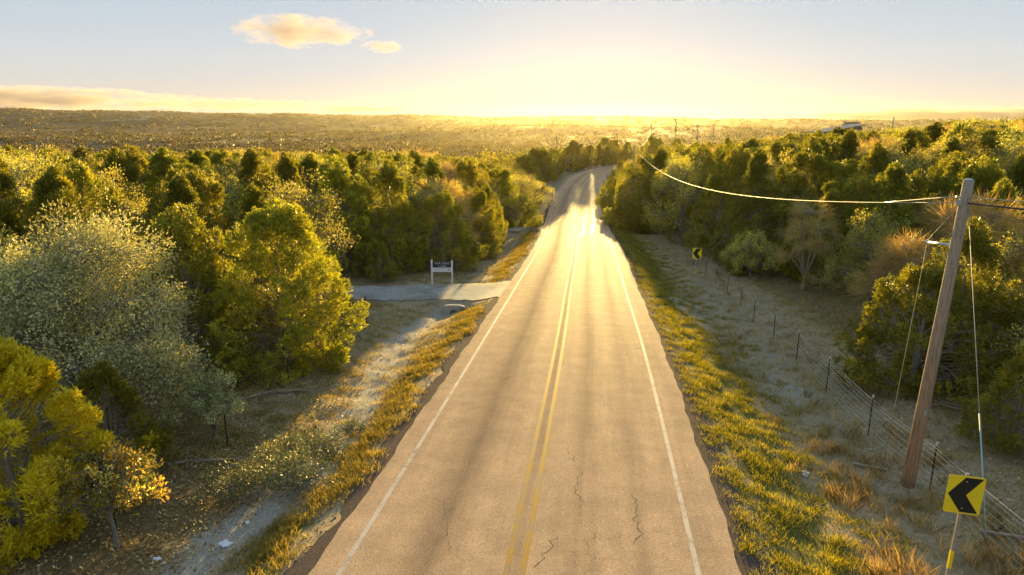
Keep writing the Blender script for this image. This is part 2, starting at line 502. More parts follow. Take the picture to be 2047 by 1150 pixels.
def road_ls(x, y):
    """lateral offset (right positive), distance along, road height"""
    x = np.asarray(x, float).ravel(); y = np.asarray(y, float).ravel()
    L = np.empty_like(x); S = np.empty_like(x); Z = np.empty_like(x)
    for a in range(0, len(x), 4000):
        xx, yy = x[a:a + 4000], y[a:a + 4000]
        d = (xx[:, None] - RD[None, :, 0]) ** 2 + (yy[:, None] - RD[None, :, 1]) ** 2
        i = d.argmin(1)
        dx, dy = xx - RD[i, 0], yy - RD[i, 1]
        al = dx * RT[i, 0] + dy * RT[i, 1]
        end = (i == 0) | (i == len(RD) - 1)
        L[a:a + 4000] = np.where(end, np.sign(dx * RN[i, 0] + dy * RN[i, 1]) * np.sqrt(d[np.arange(len(i)), i]), dx * RN[i, 0] + dy * RN[i, 1])
        S[a:a + 4000] = RS[i] + al
        Z[a:a + 4000] = np.interp(RS[i] + al, RS, RD[:, 2])
    return L, S, Z

def road_at(s, l):
    x = np.interp(s, RS, RD[:, 0]); y = np.interp(s, RS, RD[:, 1]); z = np.interp(s, RS, RD[:, 2])
    nx = np.interp(s, RS, RN[:, 0]); ny = np.interp(s, RS, RN[:, 1])
    return x + nx * l, y + ny * l, z

HAZ = np.radians([-60, -36, -28, -20, -12, -8, -3, 0, 4, 7, 10, 15, 22, 30, 36, 60])
HZ = np.array([44, 40, 30, 22, 16, 15, 7, 4, 8, 12, 7, 0, -4, -6, -6, -6.0])
def base_z(x, y):
    x = np.asarray(x, float); y = np.asarray(y, float)
    r = np.hypot(x, y); az = np.arctan2(x, np.maximum(y, 1.0))
    pl = -0.3 - 7.5 * sstep(60, 200, y + 0.25 * np.abs(x))
    pr = -3.2 + 6.4 * sstep(14, 78, x) + 1.5 * sstep(60, 140, x)
    m = sstep(-8, 22, x)
    plat = pl * (1 - m) + pr * m
    plat = plat - 5.0 * sstep(130, 330, y) * sstep(-0.05, 0.1, az)
    vall = -36 + 5 * wav(x, y, 900, 1)
    fall = sstep(110, 620, r) * (1 - sstep(0.05, 0.35, az)) + sstep(170, 650, r) * sstep(0.05, 0.35, az)
    z = plat * (1 - fall) + vall * fall
    z = z + 13 * np.exp(-((r - 1750 - 150 * np.sin(az * 9 + 1)) / 330) ** 2) * sstep(400, 900, r) * (0.8 + 0.6 * np.sin(az * 5 + 0.6))
    h = np.interp(az, HAZ, HZ) + 2.2 * np.sin(az * 37) + 1.3 * np.sin(az * 83 + 1)
    up = sstep(1900, 3300, r)
    z = z * (1 - up) + (h - 5) * up
    z = z - 6 * sstep(3500, 4300, r)
    return z

LATX = np.array([-40, -20, -13, -10.5, -8.6, -7.0, -5.4, -4.35, -4.0, 0, 4.2, 4.55, 6.0, 7.6, 9.8, 14, 22, 40])
LATZ = np.array([0.0, -0.25, -0.45, -0.6, -0.8, -0.82, -0.4, -0.10, -0.09, -0.09, -0.09, -0.12, -0.42, -0.75, -0.62, -0.55, -0.4, 0.0])
DRV_Y, DRV_HW = 42.3, 2.15
def terrain(x, y, fine=True):
    x = np.asarray(x, float); shp = x.shape
    x = x.ravel(); y = np.asarray(y, float).ravel()
    z = base_z(x, y)
    near = np.hypot(x, y) < 330
    if near.any():
        xn, yn = x[near], y[near]
        L, S, Zr = road_ls(xn, yn)
        zn = Zr + np.interp(L, LATX, LATZ)
        al = np.abs(L)
        if fine:
            zn = zn + (0.05 * wav(xn, yn, 2.3, 2) + 0.10 * wav(xn, yn, 7, 3)) * sstep(4.6, 7, al)
        # driveway crossings over the ditch
        for yc, hw, x0 in ((DRV_Y, DRV_HW, -26), (85.5, 1.7, -9)):
            zz = np.interp(yc + 0.9, RD[:, 1], RD[:, 2]) - 0.12 - 0.02 * np.clip(-L - 4, 0, 30)
            mk = (1 - sstep(hw, hw + 1.0, np.abs(yn - yc))) * (L < -3.9) * sstep(x0 - 4, x0, xn)
            zn = zn * (1 - mk) + np.maximum(zn, zz) * mk
        zn = zn - 0.5 * np.exp(-((xn + 3.35) / 1.1) ** 2 - ((yn - 38.0) / 0.95) ** 2)      # scour hole before the culvert
        w = sstep(13, 60, al)
        zb = z[near]
        z[near] = zn * (1 - w) + zb * w
    return z.reshape(shp)

def tz(x, y):
    return float(terrain(np.array([x]), np.array([y]))[0])

# ground sheet
def geo_axis(a, b, n):
    return a * (b / a) ** (np.arange(1, n + 1) / n)
gx_f = np.arange(-26, 26.01, 0.4)
gx = np.concatenate([-(26 + geo_axis(0.6, 4300, 76) - 0.0)[::-1], gx_f, 26 + geo_axis(0.6, 4300, 76)])
gy = np.concatenate([np.linspace(-300, 4, 24), np.arange(5, 70, 0.4), np.arange(70, 250, 1.6), 250 + geo_axis(2.5, 4600, 120)])
GX, GY = np.meshgrid(gx, gy)
GZ = terrain(GX, GY)
nx_, ny_ = len(gx), len(gy)
ii = (np.arange(ny_ - 1)[:, None] * nx_ + np.arange(nx_ - 1)[None, :]).ravel()
gf = np.stack([ii, ii + 1, ii + nx_ + 1, ii + nx_], 1)
xs, ys = GX.ravel(), GY.ravel()
zone = np.zeros((len(xs), 4), np.float32); zone[:, 3] = 1
nr = np.hypot(xs, ys) < 330
L_, S_, Z_ = road_ls(xs[nr], ys[nr])
grit = np.zeros_like(L_)
# pale rocky ditch on the left, ledge and dirt on the right
grit = np.maximum(grit, 0.72 * np.exp(-((L_ + 7.0 + 0.7 * np.sin(S_ * 0.25)) / 1.1) ** 2) * sstep(8, 14, S_) * (1 - sstep(38, 41, S_)))
grit = np.maximum(grit, 0.95 * np.exp(-((L_ - 6.9) / 1.0) ** 2 - ((S_ - 41) / 4.5) ** 2))
grit = np.maximum(grit, 0.36 * np.exp(-((L_ - 9.0) / 1.6) ** 2) * (1 - sstep(45, 70, S_)))
grit = np.maximum(grit, 0.5 * np.exp(-((L_ - 8.6) / 1.4) ** 2 - ((S_ - 26) / 5) ** 2))
grit = np.maximum(grit, 0.9 * np.exp(-((L_ + 5.8) / 0.9) ** 2 - ((S_ - 49) / 2.0) ** 2))
turf = np.maximum(0.85 * np.exp(-((L_ - 6.0) / 1.3) ** 2), 0.55 * np.exp(-((L_ + 5.2) / 0.7) ** 2)) * (1 - sstep(90, 130, S_))
turf = np.maximum(turf, 0.35 * sstep(5.0, 6, np.abs(L_)) * (1 - sstep(9, 13, np.abs(L_))))
litt = np.maximum(sstep(9.2, 12.5, -L_), 0.8 * sstep(11, 15, L_))
litt = np.maximum(litt, 0.8 * sstep(6.0, 8.5, -L_) * (1 - sstep(17, 23, S_)))
zone[nr, 0] = grit; zone[nr, 1] = turf; zone[nr, 2] = litt
farm = sstep(120, 330, np.hypot(xs, ys)).astype(np.float32)
g_me = mesh_np("ground", np.stack([xs, ys, GZ.ravel()], 1), [gf], ground_m, {"zone": zone, "far": farm}, smooth=True)
ground = link(bpy.data.objects.new("ground", g_me)); tag(ground, kind="structure")

# road sheets ---------------------------------------------------------------
def strip(name, s0, s1, lfun, cols, mat, dz, ds=0.5, parent=None, kind=None):
    s = [s0]
    while s[-1] < s1: s.append(s[-1] + ds * (1 + max(0, s[-1] - 40) * 0.02))
    s = np.array(s); s[-1] = s1
    rows = []
    for k, si in enumerate(s):
        ls = lfun(si, cols)
        x, y, z = road_at(np.full(len(ls), si), np.array(ls))
        rows.append(np.stack([x, y, z + dz - 0.012 * np.abs(np.array(ls))], 1))
    V = np.vstack(rows); nc = len(rows[0])
    i = (np.arange(len(s) - 1)[:, None] * nc + np.arange(nc - 1)[None]).ravel()
    F = np.stack([i, i + 1, i + nc + 1, i + nc], 1)
    Ls = np.concatenate([lfun(si, cols) for si in s]); Ss = np.repeat(s, nc)
    o = obj_np(name, V, [F], mat, parent, attrs={"lat": Ls, "along": Ss}, smooth=True)
    if kind: tag(o, kind=kind)
    return o

def road_l(s, n):
    a = -3.98 + 0.035 * math.sin(s * 0.9) + 0.02 * math.sin(s * 2.7 + 1) + 0.012 * math.sin(s * 6.1)
    b = 4.22 + 0.035 * math.sin(s * 0.8 + 2) + 0.02 * math.sin(s * 2.3) + 0.012 * math.sin(s * 5.3)
    return np.linspace(a, b, n)
SMAX = RS[-1] - 2
road = strip("road", -30, SMAX, road_l, 15, road_m, 0.0, 0.22, kind="structure")
def edge_l(l, w):
    return lambda s, n: np.array([l - w / 2, l + w / 2])
lines = []
for nm, l, w, m in (("edge_line", -3.42, 0.11, paintw_m), ("edge_line", 3.38, 0.11, paintw_m), ("centre_line", -0.265, 0.115, painty_m), ("centre_line", 0.045, 0.115, painty_m)):
    o = strip(nm, -30, SMAX, edge_l(l, w), 2, m, 0.006, 0.8, parent=road)
def shoulder(sgn, l_in, l_out, ph):
    ss_ = np.arange(-20, 125, 0.35); cols_ = 5
    V = []
    for si in ss_:
        lo = l_out + 0.13 * math.sin(si * 0.7 + ph) + 0.10 * math.sin(si * 1.7 + ph) + 0.07 * math.sin(si * 4.1)
        ls = sgn * np.linspace(l_in, lo, cols_)
        x, y, z = road_at(np.full(cols_, si), ls)
        zt = terrain(x, y)
        w = np.linspace(0, 1, cols_) ** 0.7
        V.append(np.stack([x, y, (z - 0.075) * (1 - w) + (zt + 0.015) * w], 1))
    V = np.vstack(V); i = (np.arange(len(ss_) - 1)[:, None] * cols_ + np.arange(cols_ - 1)[None]).ravel()
    F = np.stack([i, i + 1, i + cols_ + 1, i + cols_], 1)
    tag(obj_np("gravel_shoulder", V, [F if sgn > 0 else F[:, ::-1]], shoulder_m, smooth=True), kind="structure")
shoulder(1, 4.05, 4.82, 0.0)
shoulder(-1, 3.82, 4.42, 1.3)

def squiggle(name, pts_sl, w, mat, dz, parent, jit=0.08, seed=0, step=0.18):
    rg = np.random.default_rng(seed)
    pts_sl = np.array(pts_sl, float)
    d = np.concatenate([[0], np.cumsum(np.linalg.norm(np.diff(pts_sl, axis=0), axis=1))])
    n = max(4, int(d[-1] / step))
    t = np.linspace(0, d[-1], n)
    s = np.interp(t, d, pts_sl[:, 0]) + rg.normal(0, jit * 0.4, n)
    l = np.interp(t, d, pts_sl[:, 1]) + np.cumsum(rg.normal(0, jit * 0.35, n)) * 0.4 + rg.normal(0, jit * 0.6, n)
    ww = w * rg.uniform(0.35, 1.3, n); ww[0] = ww[-1] = w * 0.15
    A = np.stack(road_at(s, l - ww / 2), 1); B = np.stack(road_at(s, l + ww / 2), 1)
    V = np.empty((2 * n, 3)); V[0::2] = A; V[1::2] = B
    V[:, 2] += dz - 0.012 * np.abs(np.repeat(l, 2))
    i = np.arange(n - 1) * 2
    return obj_np(name, V, [np.stack([i, i + 1, i + 3, i + 2], 1)], mat, parent)

def px_sl(px, py):
    """pixel on the road surface -> (s, l)"""
    z = 0.0
    for _ in range(12):
        x, y = on_plane(px, py, z)
        z = float(np.interp(y, RD[:, 1], RD[:, 2]))
    L, S, Z = road_ls([x], [y])
    return float(S[0]), float(L[0])
def pxl(pts): return [px_sl(*p) for p in pts]

for k, pts in enumerate([[(1083, 1145), (1097, 1105), (1120, 1080), (1112, 1070)], [(1160, 1030), (1163, 1000), (1150, 980), (1156, 940)], [(1140, 920), (1136, 895)],
                         [(1272, 1090), (1270, 1070), (1285, 1058), (1268, 1035), (1283, 1020), (1260, 985)], [(1120, 1078), (1250, 1070)], [(1285, 1052), (1450, 1078)],
                         [(1180, 1145), (1190, 1060)], [(900, 1110), (890, 1000)]]):
    squiggle("crack", pxl(pts), 0.021 if k < 4 else 0.010, crack_m, 0.004, road, 0.10, 20 + k, 0.12)
for k, pts in enumerate([[(1100, 453), (1118, 441), (1126, 430)], [(1098, 440), (1110, 432)], [(1112, 424), (1127, 412), (1121, 407)],
                         [(1133, 382), (1146, 366)], [(1137, 432), (1138, 428)], [(1161, 474), (1162, 458), (1165, 448), (1164, 430)], [(1170, 470), (1164, 462)],
                         [(1184, 468), (1189, 452), (1184, 438), (1186, 425), (1180, 419)], [(1181, 455), (1189, 448)]]):
    squiggle("crack_sealant", pxl(pts), 0.075, seal_m, 0.004, road, 0.22, 60 + k, 0.35)
# short rubbed patch and tar joint in the right lane
squiggle("tar_joint", pxl([(1256, 697), (1288, 692)]), 0.09, crack_m, 0.004, road, 0.01, 91)

# driveways -----------------------------------------------------------------
def driveway(name, yc, hw, x0, flare, seed):
    rg = np.random.default_rng(seed)
    L0 = np.interp(yc, RD[:, 1], RD[:, 0]) - 4.0
    n = 46; xs_ = np.linspace(x0, L0 + 0.2, n)
    rows = []
    for i, x in enumerate(xs_):
        t = (x - x0) / (xs_[-1] - x0)
        fl = flare * max(0, (t - 0.75) / 0.25) ** 2
        lo = yc - hw + rg.normal(0, 0.10) - fl; hi = yc + hw + rg.normal(0, 0.10) + fl
        yy = np.linspace(lo, hi, 7)
        sh = 0.1 * (yy - yc) if False else 0
        xx = np.full(7, x) + (0.10 * (yy - yc) * t)
        zz = terrain(xx, yy) + 0.035
        rows.append(np.stack([xx, yy, zz], 1))
    V = np.vstack(rows); i = (np.arange(n - 1)[:, None] * 7 + np.arange(6)[None]).ravel()
    o = obj_np(name, V, [np.stack([i, i + 7, i + 8, i + 1], 1)], drive_m, smooth=True)
    return tag(o, kind="structure")
driveway("driveway", DRV_Y, DRV_HW - 0.25, -22, 1.2, 3)
driveway("driveway", 85.5, 1.4, -5, 2.0, 4)

# ------------------------------------------------------------------ plant builders
def unit(v):
    return v / (np.linalg.norm(v, axis=-1, keepdims=True) + 1e-9)

def diamonds(p, d, ln, w, rg, bend=0.0):
    """leaf-shaped quads: base p, direction d, length ln, width w"""
    n = len(p)
    side = unit(np.cross(d, rg.normal(size=(n, 3))))
    nrm = np.cross(side, d)
    ln = np.broadcast_to(ln, (n,))[:, None]; w = np.broadcast_to(w, (n,))[:, None]
    V = np.empty((n, 4, 3))
    V[:, 0] = p
    mid = p + d * ln * 0.5 + nrm * ln * bend
    V[:, 1] = mid + side * w * 0.5
    V[:, 2] = p + d * ln
    V[:, 3] = mid - side * w * 0.5
    return V.reshape(-1, 3), np.arange(4 * n).reshape(-1, 4)

class Geo:
    def __init__(s): s.v = []; s.f = []; s.n = 0; s.tone = []
    def add(s, v, f, tone=0.5):
        s.v.append(v); s.f.append(np.asarray(f) + s.n); s.n += len(v)
        s.tone.append(np.broadcast_to(tone, (len(v),)).astype(np.float32))
    def mesh(s, name, mat, smooth=False):
        return mesh_np(name, np.vstack(s.v), [np.vstack(s.f)], mat, {"tone": np.concatenate(s.tone)}, smooth=smooth)

def curve_pts(a, b, rg, n=5, wob=0.12, sag=0.0):
    a = np.asarray(a, float); b = np.asarray(b, float)
    t = np.linspace(0, 1, n)[:, None]
    p = a + (b - a) * t
    ln = np.linalg.norm(b - a)
    o = rg.normal(0, wob * ln, 3)
    p = p + o * (t * (1 - t) * 2)
    p[:, 2] += sag * ln * (t[:, 0] * (1 - t[:, 0])) * 4
    return p

def make_juniper(seed, H=6.0, R=2.4, nplume=80, nspray=40, K=5, leaf=0.17, wid=0.045, point=0.75, mat=None, sides=5):
    rg = np.random.default_rng(seed)
    mat = mat or juniper_m
    T = Geo(); C = Geo()
    # stems
    nst = rg.integers(2, 5)
    for k in range(nst):
        a = rg.uniform(0, 6.28); q = R * 0.3 * rg.uniform(0.2, 1)
        top = np.array([math.cos(a) * q, math.sin(a) * q, H * rg.uniform(0.6, 0.85)])
        p = curve_pts((math.cos(a) * 0.08, math.sin(a) * 0.08, -0.25), top, rg, 7, 0.06)
        v, f = tube_geo(p, np.linspace(0.028 * H ** 0.8, 0.012, 7) * rg.uniform(0.8, 1.2), 6); T.add(v, f)
    ph = rg.uniform(0, 6.28, 6)
    def env(t, a):
        low = 0.70 + 0.30 * np.clip(t / 0.18, 0, 1) ** 0.7
        r = R * low * np.clip(1 - t, 0, 1) ** point * 1.18
        return r * (1 + 0.16 * np.sin(2 * a + ph[0] + 3 * t) + 0.13 * np.sin(3 * a + ph[1] - 5 * t) + 0.09 * np.sin(5 * a + ph[2] + 9 * t))
    tone_all = rg.uniform(0.35, 0.65)
    tp = np.concatenate([rg.uniform(0, 1, int(nplume * 0.93)) ** 1.25 * 0.94, rg.uniform(0.85, 0.99, nplume - int(nplume * 0.93))])
    for i, t in enumerate(tp):
        a = i * 2.39996 + rg.normal(0, 0.4)
        r = float(env(t, a)) * rg.uniform(0.80, 1.08)
        z = H * (0.03 + 0.94 * t)
        rad = np.array([math.cos(a), math.sin(a), 0.0])
        ax = unit(rad * (0.85 - 0.6 * t) + np.array([0, 0, 0.45 + 0.9 * t]) + rg.normal(0, 0.16, 3))
        ln = H * rg.uniform(0.13, 0.24) * (0.7 + 0.3 * (1 - t))
        tip = rad * r + np.array([0, 0, z + ln * 0.25])
        m = nspray
        u = rg.uniform(0, 1, m) ** 0.8
        pr = ln * 0.36 * np.sin(math.pi * np.clip(0.12 + 0.86 * u, 0, 1)) * rg.uniform(0.3, 1, m) ** 0.5
        per = unit(np.cross(np.broadcast_to(ax, (m, 3)), rg.normal(size=(m, 3))))
        pos = tip[None] - ax[None] * (ln * (1 - u))[:, None] + per * pr[:, None]
        dr = unit(ax[None] * 0.9 + per * 0.7)
        P = np.repeat(pos, K, 0) + rg.normal(0, leaf * 0.25, (m * K, 3))
        D = unit(np.repeat(dr, K, 0) + rg.normal(0, 0.45, (m * K, 3)))
        tn = np.clip(tone_all + rg.normal(0, 0.13) + np.repeat(rg.normal(0, 0.14, m), K) + rg.normal(0, 0.06, m * K), 0, 1)
        v, f = diamonds(P, D, leaf * rg.uniform(0.6, 1.3, m * K), wid * rg.uniform(0.7, 1.3, m * K), rg, 0.08)
        C.add(v, f, np.repeat(tn, 4))
        if i % 2 == 0:
            b0 = np.array([0, 0, max(0.2, z - ln * 0.9 - r * 0.35)]) + rad * 0.1
            v, f = tube_geo(curve_pts(b0, tip - ax * ln * 0.6, rg, 4, 0.08), np.linspace(0.012 + 0.004 * H * 0.5, 0.006, 4), 4); T.add(v, f)
    # grey dead twigs that show low in the crown
    for k in range(int(nplume * 0.8)):
        a = rg.uniform(0, 6.28); t = rg.uniform(0.02, 0.6); r = float(env(t, a))
        p0 = np.array([math.cos(a) * r * 0.3, math.sin(a) * r * 0.3, H * (0.05 + 0.85 * t) * 0.9])
        p1 = np.array([math.cos(a) * r * rg.uniform(0.8, 1.08), math.sin(a) * r * rg.uniform(0.8, 1.08), H * (0.07 + 0.9 * t) + rg.uniform(-0.3, 0.3)])
        cp = curve_pts(p0, p1, rg, 4, 0.15)
        v, f = tube_geo(cp, np.linspace(0.016, 0.005, 4), 3); T.add(v, np.asarray(f))
        for q in range(3):
            b0 = cp[2] if q else cp[1]
            v, f = tube_geo(curve_pts(b0, b0 + (cp[3] - cp[1]) * 0.4 + rg.normal(0, 0.22, 3), rg, 3, 0.15), np.linspace(0.008, 0.003, 3), 3); T.add(v, np.asarray(f))
    return T.mesh("trunk", jbark_m), C.mesh("crown", mat)

def make_oak(seed, H=6.0, R=3.2, nlobe=9, ncl=170, leaves=90, leaf=0.075, lw=0.034, mat=None, bark=None, twigs=4, low=0.22, flat=1.0, bare=0, tw_len=0.5, tone_sp=0.2, clr=0.42, lobr=(0.33, 0.48)):
    rg = np.random.default_rng(seed)
    T = Geo(); C = Geo()
    fork = np.array([rg.normal(0, 0.15), rg.normal(0, 0.15), H * low])
    v, f = tube_geo(curve_pts((0, 0, -0.3), fork, rg, 5, 0.05), np.linspace(0.045 * H ** 0.9 * 0.62, 0.10 * H / 6, 5), 7); T.add(v, f)
    lob = []
    for k in range(nlobe):
        a = k * 2.4 + rg.uniform(-0.4, 0.4)
        t = (k + 0.5) / nlobe
        rr = R * 0.62 * math.sqrt(t) if k else 0.1
        zz = H * (0.78 - 0.40 * t ** 1.4 * flat) + rg.normal(0, 0.05 * H)
        lr = R * rg.uniform(*lobr)
        c = np.array([math.cos(a) * rr, math.sin(a) * rr, min(zz, H - lr * 0.9)])
        lob.append((c, lr))
        v, f = tube_geo(curve_pts(fork, c, rg, 6, 0.10, 0.08), np.linspace(0.075, 0.03, 6) * H / 6, 5); T.add(v, f)
    for i in range(ncl):
        c, lr = lob[i % nlobe]
        d = unit(rg.normal(size=3)); d[2] = abs(d[2]) * 0.9 - 0.32; d = unit(d)
        p = c + d * lr * np.array([1, 1, 0.85]) * rg.uniform(0.55, 1.1)
        p[2] = max(p[2], 0.25)
        v, f = tube_geo(curve_pts(c + rg.normal(0, lr * 0.12, 3), p, rg, 4, 0.14), np.linspace(0.022, 0.007, 4) * max(0.6, H / 6), 4); T.add(v, f)
        od = unit(p - c + np.array([0, 0, 0.15]))
        for k in range(twigs):
            e = p + unit(od + rg.normal(0, 0.6, 3)) * tw_len * rg.uniform(0.5, 1.1)
            v, f = tube_geo(curve_pts(p - od * 0.1, e, rg, 3, 0.12), np.linspace(0.008, 0.003, 3) * max(0.7, H / 6), 3); T.add(v, f)
        tb = rg.normal(0.45, tone_sp)
        if leaves:
            m = leaves
            rel = unit(rg.normal(size=(m, 3))) * (clr * lr / 1.3 * rg.uniform(0, 1, m)[:, None] ** 0.45)
            P = p + od * 0.12 + rel
            D = unit(rel + od * 0.2 + rg.normal(0, 0.25, (m, 3)))
            v, f = diamonds(P, D, leaf * rg.uniform(0.6, 1.3, m), lw * rg.uniform(0.7, 1.3, m), rg, 0.12)
            C.add(v, f, np.repeat(np.clip(tb + rg.normal(0, 0.13, m), 0, 1), 4))
        if bare:
            m = bare
            st = p + od * 0.05 - od * rg.uniform(0, 0.4, m)[:, None] + rg.normal(0, 0.08, (m, 3))
            D = unit(od * 0.9 + rg.normal(0, 0.5, (m, 3)))
            v, f = diamonds(st, D, tw_len * rg.uniform(0.5, 1.5, m), rg.uniform(0.010, 0.022, m), rg, 0.06)
            C.add(v, f, np.repeat(np.clip(tb + rg.normal(0, 0.15, m), 0, 1), 4))
    return T.mesh("trunk", bark or bark_m), C.mesh("crown", mat or oak_m)

def plant(name, meshes, x, y, scale=1.0, rz=0.0, label="", cat="tree", group=None, sz=None, z=None, sink=0.0):
    root = empty(name, (x, y, (tz(x, y) if z is None else z) - sink), rz)
    s = scale
    root.scale = (s, s, s if sz is None else sz)
    for me in meshes:
        link(bpy.data.objects.new(me.name.split(".")[0], me), root)
    tag(root, label, cat, group)
    return root

J = [make_juniper(100 + i, H, R, npl, nsp, 5, lf, wd, pt) for i, (H, R, npl, nsp, lf, wd, pt) in enumerate([
    (6.0, 2.5, 120, 46, 0.17, 0.045, 0.62), (6.4, 2.2, 115, 46, 0.17, 0.045, 0.75), (5.6, 2.7, 120, 44, 0.18, 0.05, 0.55),
    (6.8, 2.0, 110, 46, 0.17, 0.045, 0.85), (5.0, 2.3, 100, 44, 0.16, 0.045, 0.6)])]
O = [make_oak(200 + i, H, R, nl, nc, lv, 0.085, 0.042, mat=oak2_m, low=0.15, flat=1.45) for i, (H, R, nl, nc, lv) in enumerate([(6.0, 2.9, 9, 150, 75), (5.4, 3.1, 10, 150, 75), (6.4, 2.6, 8, 140, 75)])]
Bt = [make_oak(300 + i, H, R, nl, nc, 5, 0.09, 0.045, mat=brown_m, bark=twig2_m, twigs=5, bare=42, tw_len=0.62, low=0.14, flat=1.5) for i, (H, R, nl, nc) in enumerate([(6.0, 2.8, 9, 150), (5.2, 2.5, 8, 140), (6.5, 2.4, 8, 140)])]

placed = []      # x, y, radius, kind
def key(name, meshes, x, y, R, **kw):
    placed.append((x, y, R))
    return plant(name, meshes, x, y, **kw)

# the individual trees that the photograph shows clearly ---------------------
gold = make_juniper(401, 4.5, 2.1, 130, 60, 6, 0.15, 0.04, 0.62, mat=sunpaint_m)
key("juniper_tree", gold, -11.0, 14.2, 2.0, label="juniper painted sunlit yellow at the left edge, lowest and nearest of the left woods", rz=0.4)
key("juniper_tree", J[4], -10.6, 16.9, 1.4, scale=0.62, rz=2, label="small dark green juniper tucked between sun painted juniper and silver oak", cat="tree")
bigoak = make_oak(411, 6.4, 4.5, 26, 430, 150, 0.092, 0.048, lobr=(0.19, 0.32), mat=oak_m, bark=twig_m, twigs=4, low=0.14, flat=1.45, clr=0.62, tone_sp=0.2)
key("oak_tree", bigoak, -12.8, 20.2, 3.8, rz=1.0, label="large silver green live oak with pale twigs at left, behind the sun painted juniper")
key("oak_tree", O[1], -17.5, 23.0, 3.0, rz=2.0, scale=1.05, label="grey green oak at the left edge behind the large silver live oak")
shr_ = make_oak(421, 2.2, 1.15, 7, 80, 80, 0.08, 0.04, mat=oak_m, bark=bark_m, low=0.12, clr=0.5)
key("evergreen_shrub", shr_, -9.1, 19.4, 1.1, label="rounded grey green shrub at the foot of the large silver live oak", cat="shrub", rz=0.3)
sap = make_oak(431, 2.5, 1.35, 7, 62, 60, 0.085, 0.042, mat=yel_m, bark=bark_m, low=0.30, tone_sp=0.30, clr=0.5)
key("oak_sapling", sap, -8.7, 13.6, 1.2, label="yellow leaved oak sapling beside the sun painted juniper, over brown leaf litter", cat="sapling", rz=0.9)
bigj = make_juniper(441, 6.8, 2.55, 175, 60, 5, 0.165, 0.042, 0.55)
key("juniper_tree", bigj, -8.9, 26.4, 2.6, rz=0.6, label="broad yellow green juniper bulging toward the road before the gravel driveway")
key("juniper_tree", J[0], -12.6, 26.4, 2.3, scale=1.05, rz=1.4, label="dark olive juniper between silver live oak and the broad yellow green juniper")
key("juniper_tree", J[4], -8.9, 31.6, 1.8, scale=0.8, rz=4.0, label="dense dark juniper beside the rusty gate brace before the driveway")
key("juniper_tree", J[3], -15.5, 33.0, 1.8, scale=1.06, rz=0.2, label="tall pointed juniper rising above the canopy of the left woods")
for (x, y, m, s, r, lab) in [(-16.4, 49.5, J[2], 1.2, 0.5, "wide green juniper left of the for sale sign, furthest from the road"),
                             (-12.6, 50.5, J[0], 1.36, 1.5, "tall dark juniper directly left of the for sale sign"),
                             (-9.0, 51.5, J[1], 1.28, 2.5, "tall narrow juniper directly behind the for sale sign"),
                             (-5.6, 55.0, J[2], 1.1, 3.5, "spreading juniper right of the for sale sign"),
                             (-3.2, 62.5, J[0], 1.05, 4.5, "olive juniper between for sale sign and the second driveway"),
                             (-2.6, 70.0, J[1], 1.0, 5.5, "hazy juniper just before the second driveway on the left")]:
    key("juniper_tree", m, x, y, 2.5, scale=s, rz=r, label=lab)
key("juniper_tree", J[4], -9.2, 47.8, 1.3, scale=0.55, rz=1.0, label="small bright green juniper bush at the left end of the for sale sign's clearing")
key("bare_tree", Bt[0], -5.5, 60.5, 2.6, scale=1.22, rz=1.0, label="leafless grey brown tree with a rounded crown behind the for sale sign")
key("juniper_tree", J[2], 14.6, 24.0, 2.4, scale=0.86, rz=0.7, label="bushy green juniper just behind the wire fence, left of the leaning utility pole")
key("juniper_tree", J[1], 17.0, 25.5, 2.0, scale=0.98, rz=1.7, label="yellow tipped upright juniper behind the leaning utility pole")
key("juniper_tree", J[0], 19.6, 24.0, 2.4, scale=1.0, rz=2.7, label="sunlit yellow green juniper right of the leaning utility pole")
key("oak_tree", O[0], 17.6, 21.0, 2.4, scale=0.72, rz=2.7, label="olive oak low behind the fence, right of the leaning utility pole")
key("juniper_tree", J[4], 14.6, 18.6, 1.5, scale=0.62, rz=3.7, label="low green juniper behind the fence near the right edge, above the fallen rail")
key("oak_tree", O[2], 13.9, 15.6, 1.4, scale=0.36, rz=3.7, label="knee high dark green oak bush behind the fence at the right edge", cat="bush")
key("bare_tree", Bt[1], 18.9, 33.5, 2.4, scale=1.0, rz=0.3, label="grey leafless tree with dead limbs behind the small clearing, right of the fence")
key("bare_tree", Bt[2], 19.2, 45.0, 2.3, scale=0.95, rz=1.3, label="pale brown leafless tree at the woods edge behind the far chevron sign")
key("oak_tree", O[1], 17.2, 49.5, 2.2, scale=0.72, rz=1.3, label="pale olive oak directly behind the far chevron sign")
key("juniper_tree", J[2], 16.4, 112.0, 2.4, scale=1.0, rz=1.9, label="olive juniper that hides the road as it bends out of sight")
key("juniper_tree", J[0], 20.5, 122.0, 2.4, scale=1.0, rz=2.9, label="olive juniper inside the bend, beyond the one hiding the road")

# the row that closes the outer side of the bend
rgb_ = np.random.default_rng(77)
_n = 0
for k in range(18):
    sp_ = 138 + k * 5.2 + rgb_.uniform(-1, 1)
    lat_ = -9.5 - rgb_.uniform(0, 4.0)
    x, y, _z = road_at(sp_, lat_)
    _n += 1
    key("juniper_tree", J[(0, 2, 4)[k % 3]], float(x), float(y), 2.3, scale=rgb_.uniform(1.12, 1.32), rz=rgb_.uniform(0, 6), group="junipers along the outer side of the bend",
        label="hazy juniper along the outer side of the bend, %s from the left" % ["first","second","third","fourth","fifth","sixth","seventh","eighth","ninth","tenth","eleventh","twelfth","thirteenth","fourteenth","fifteenth","sixteenth","seventeenth","eighteenth"][_n - 1])

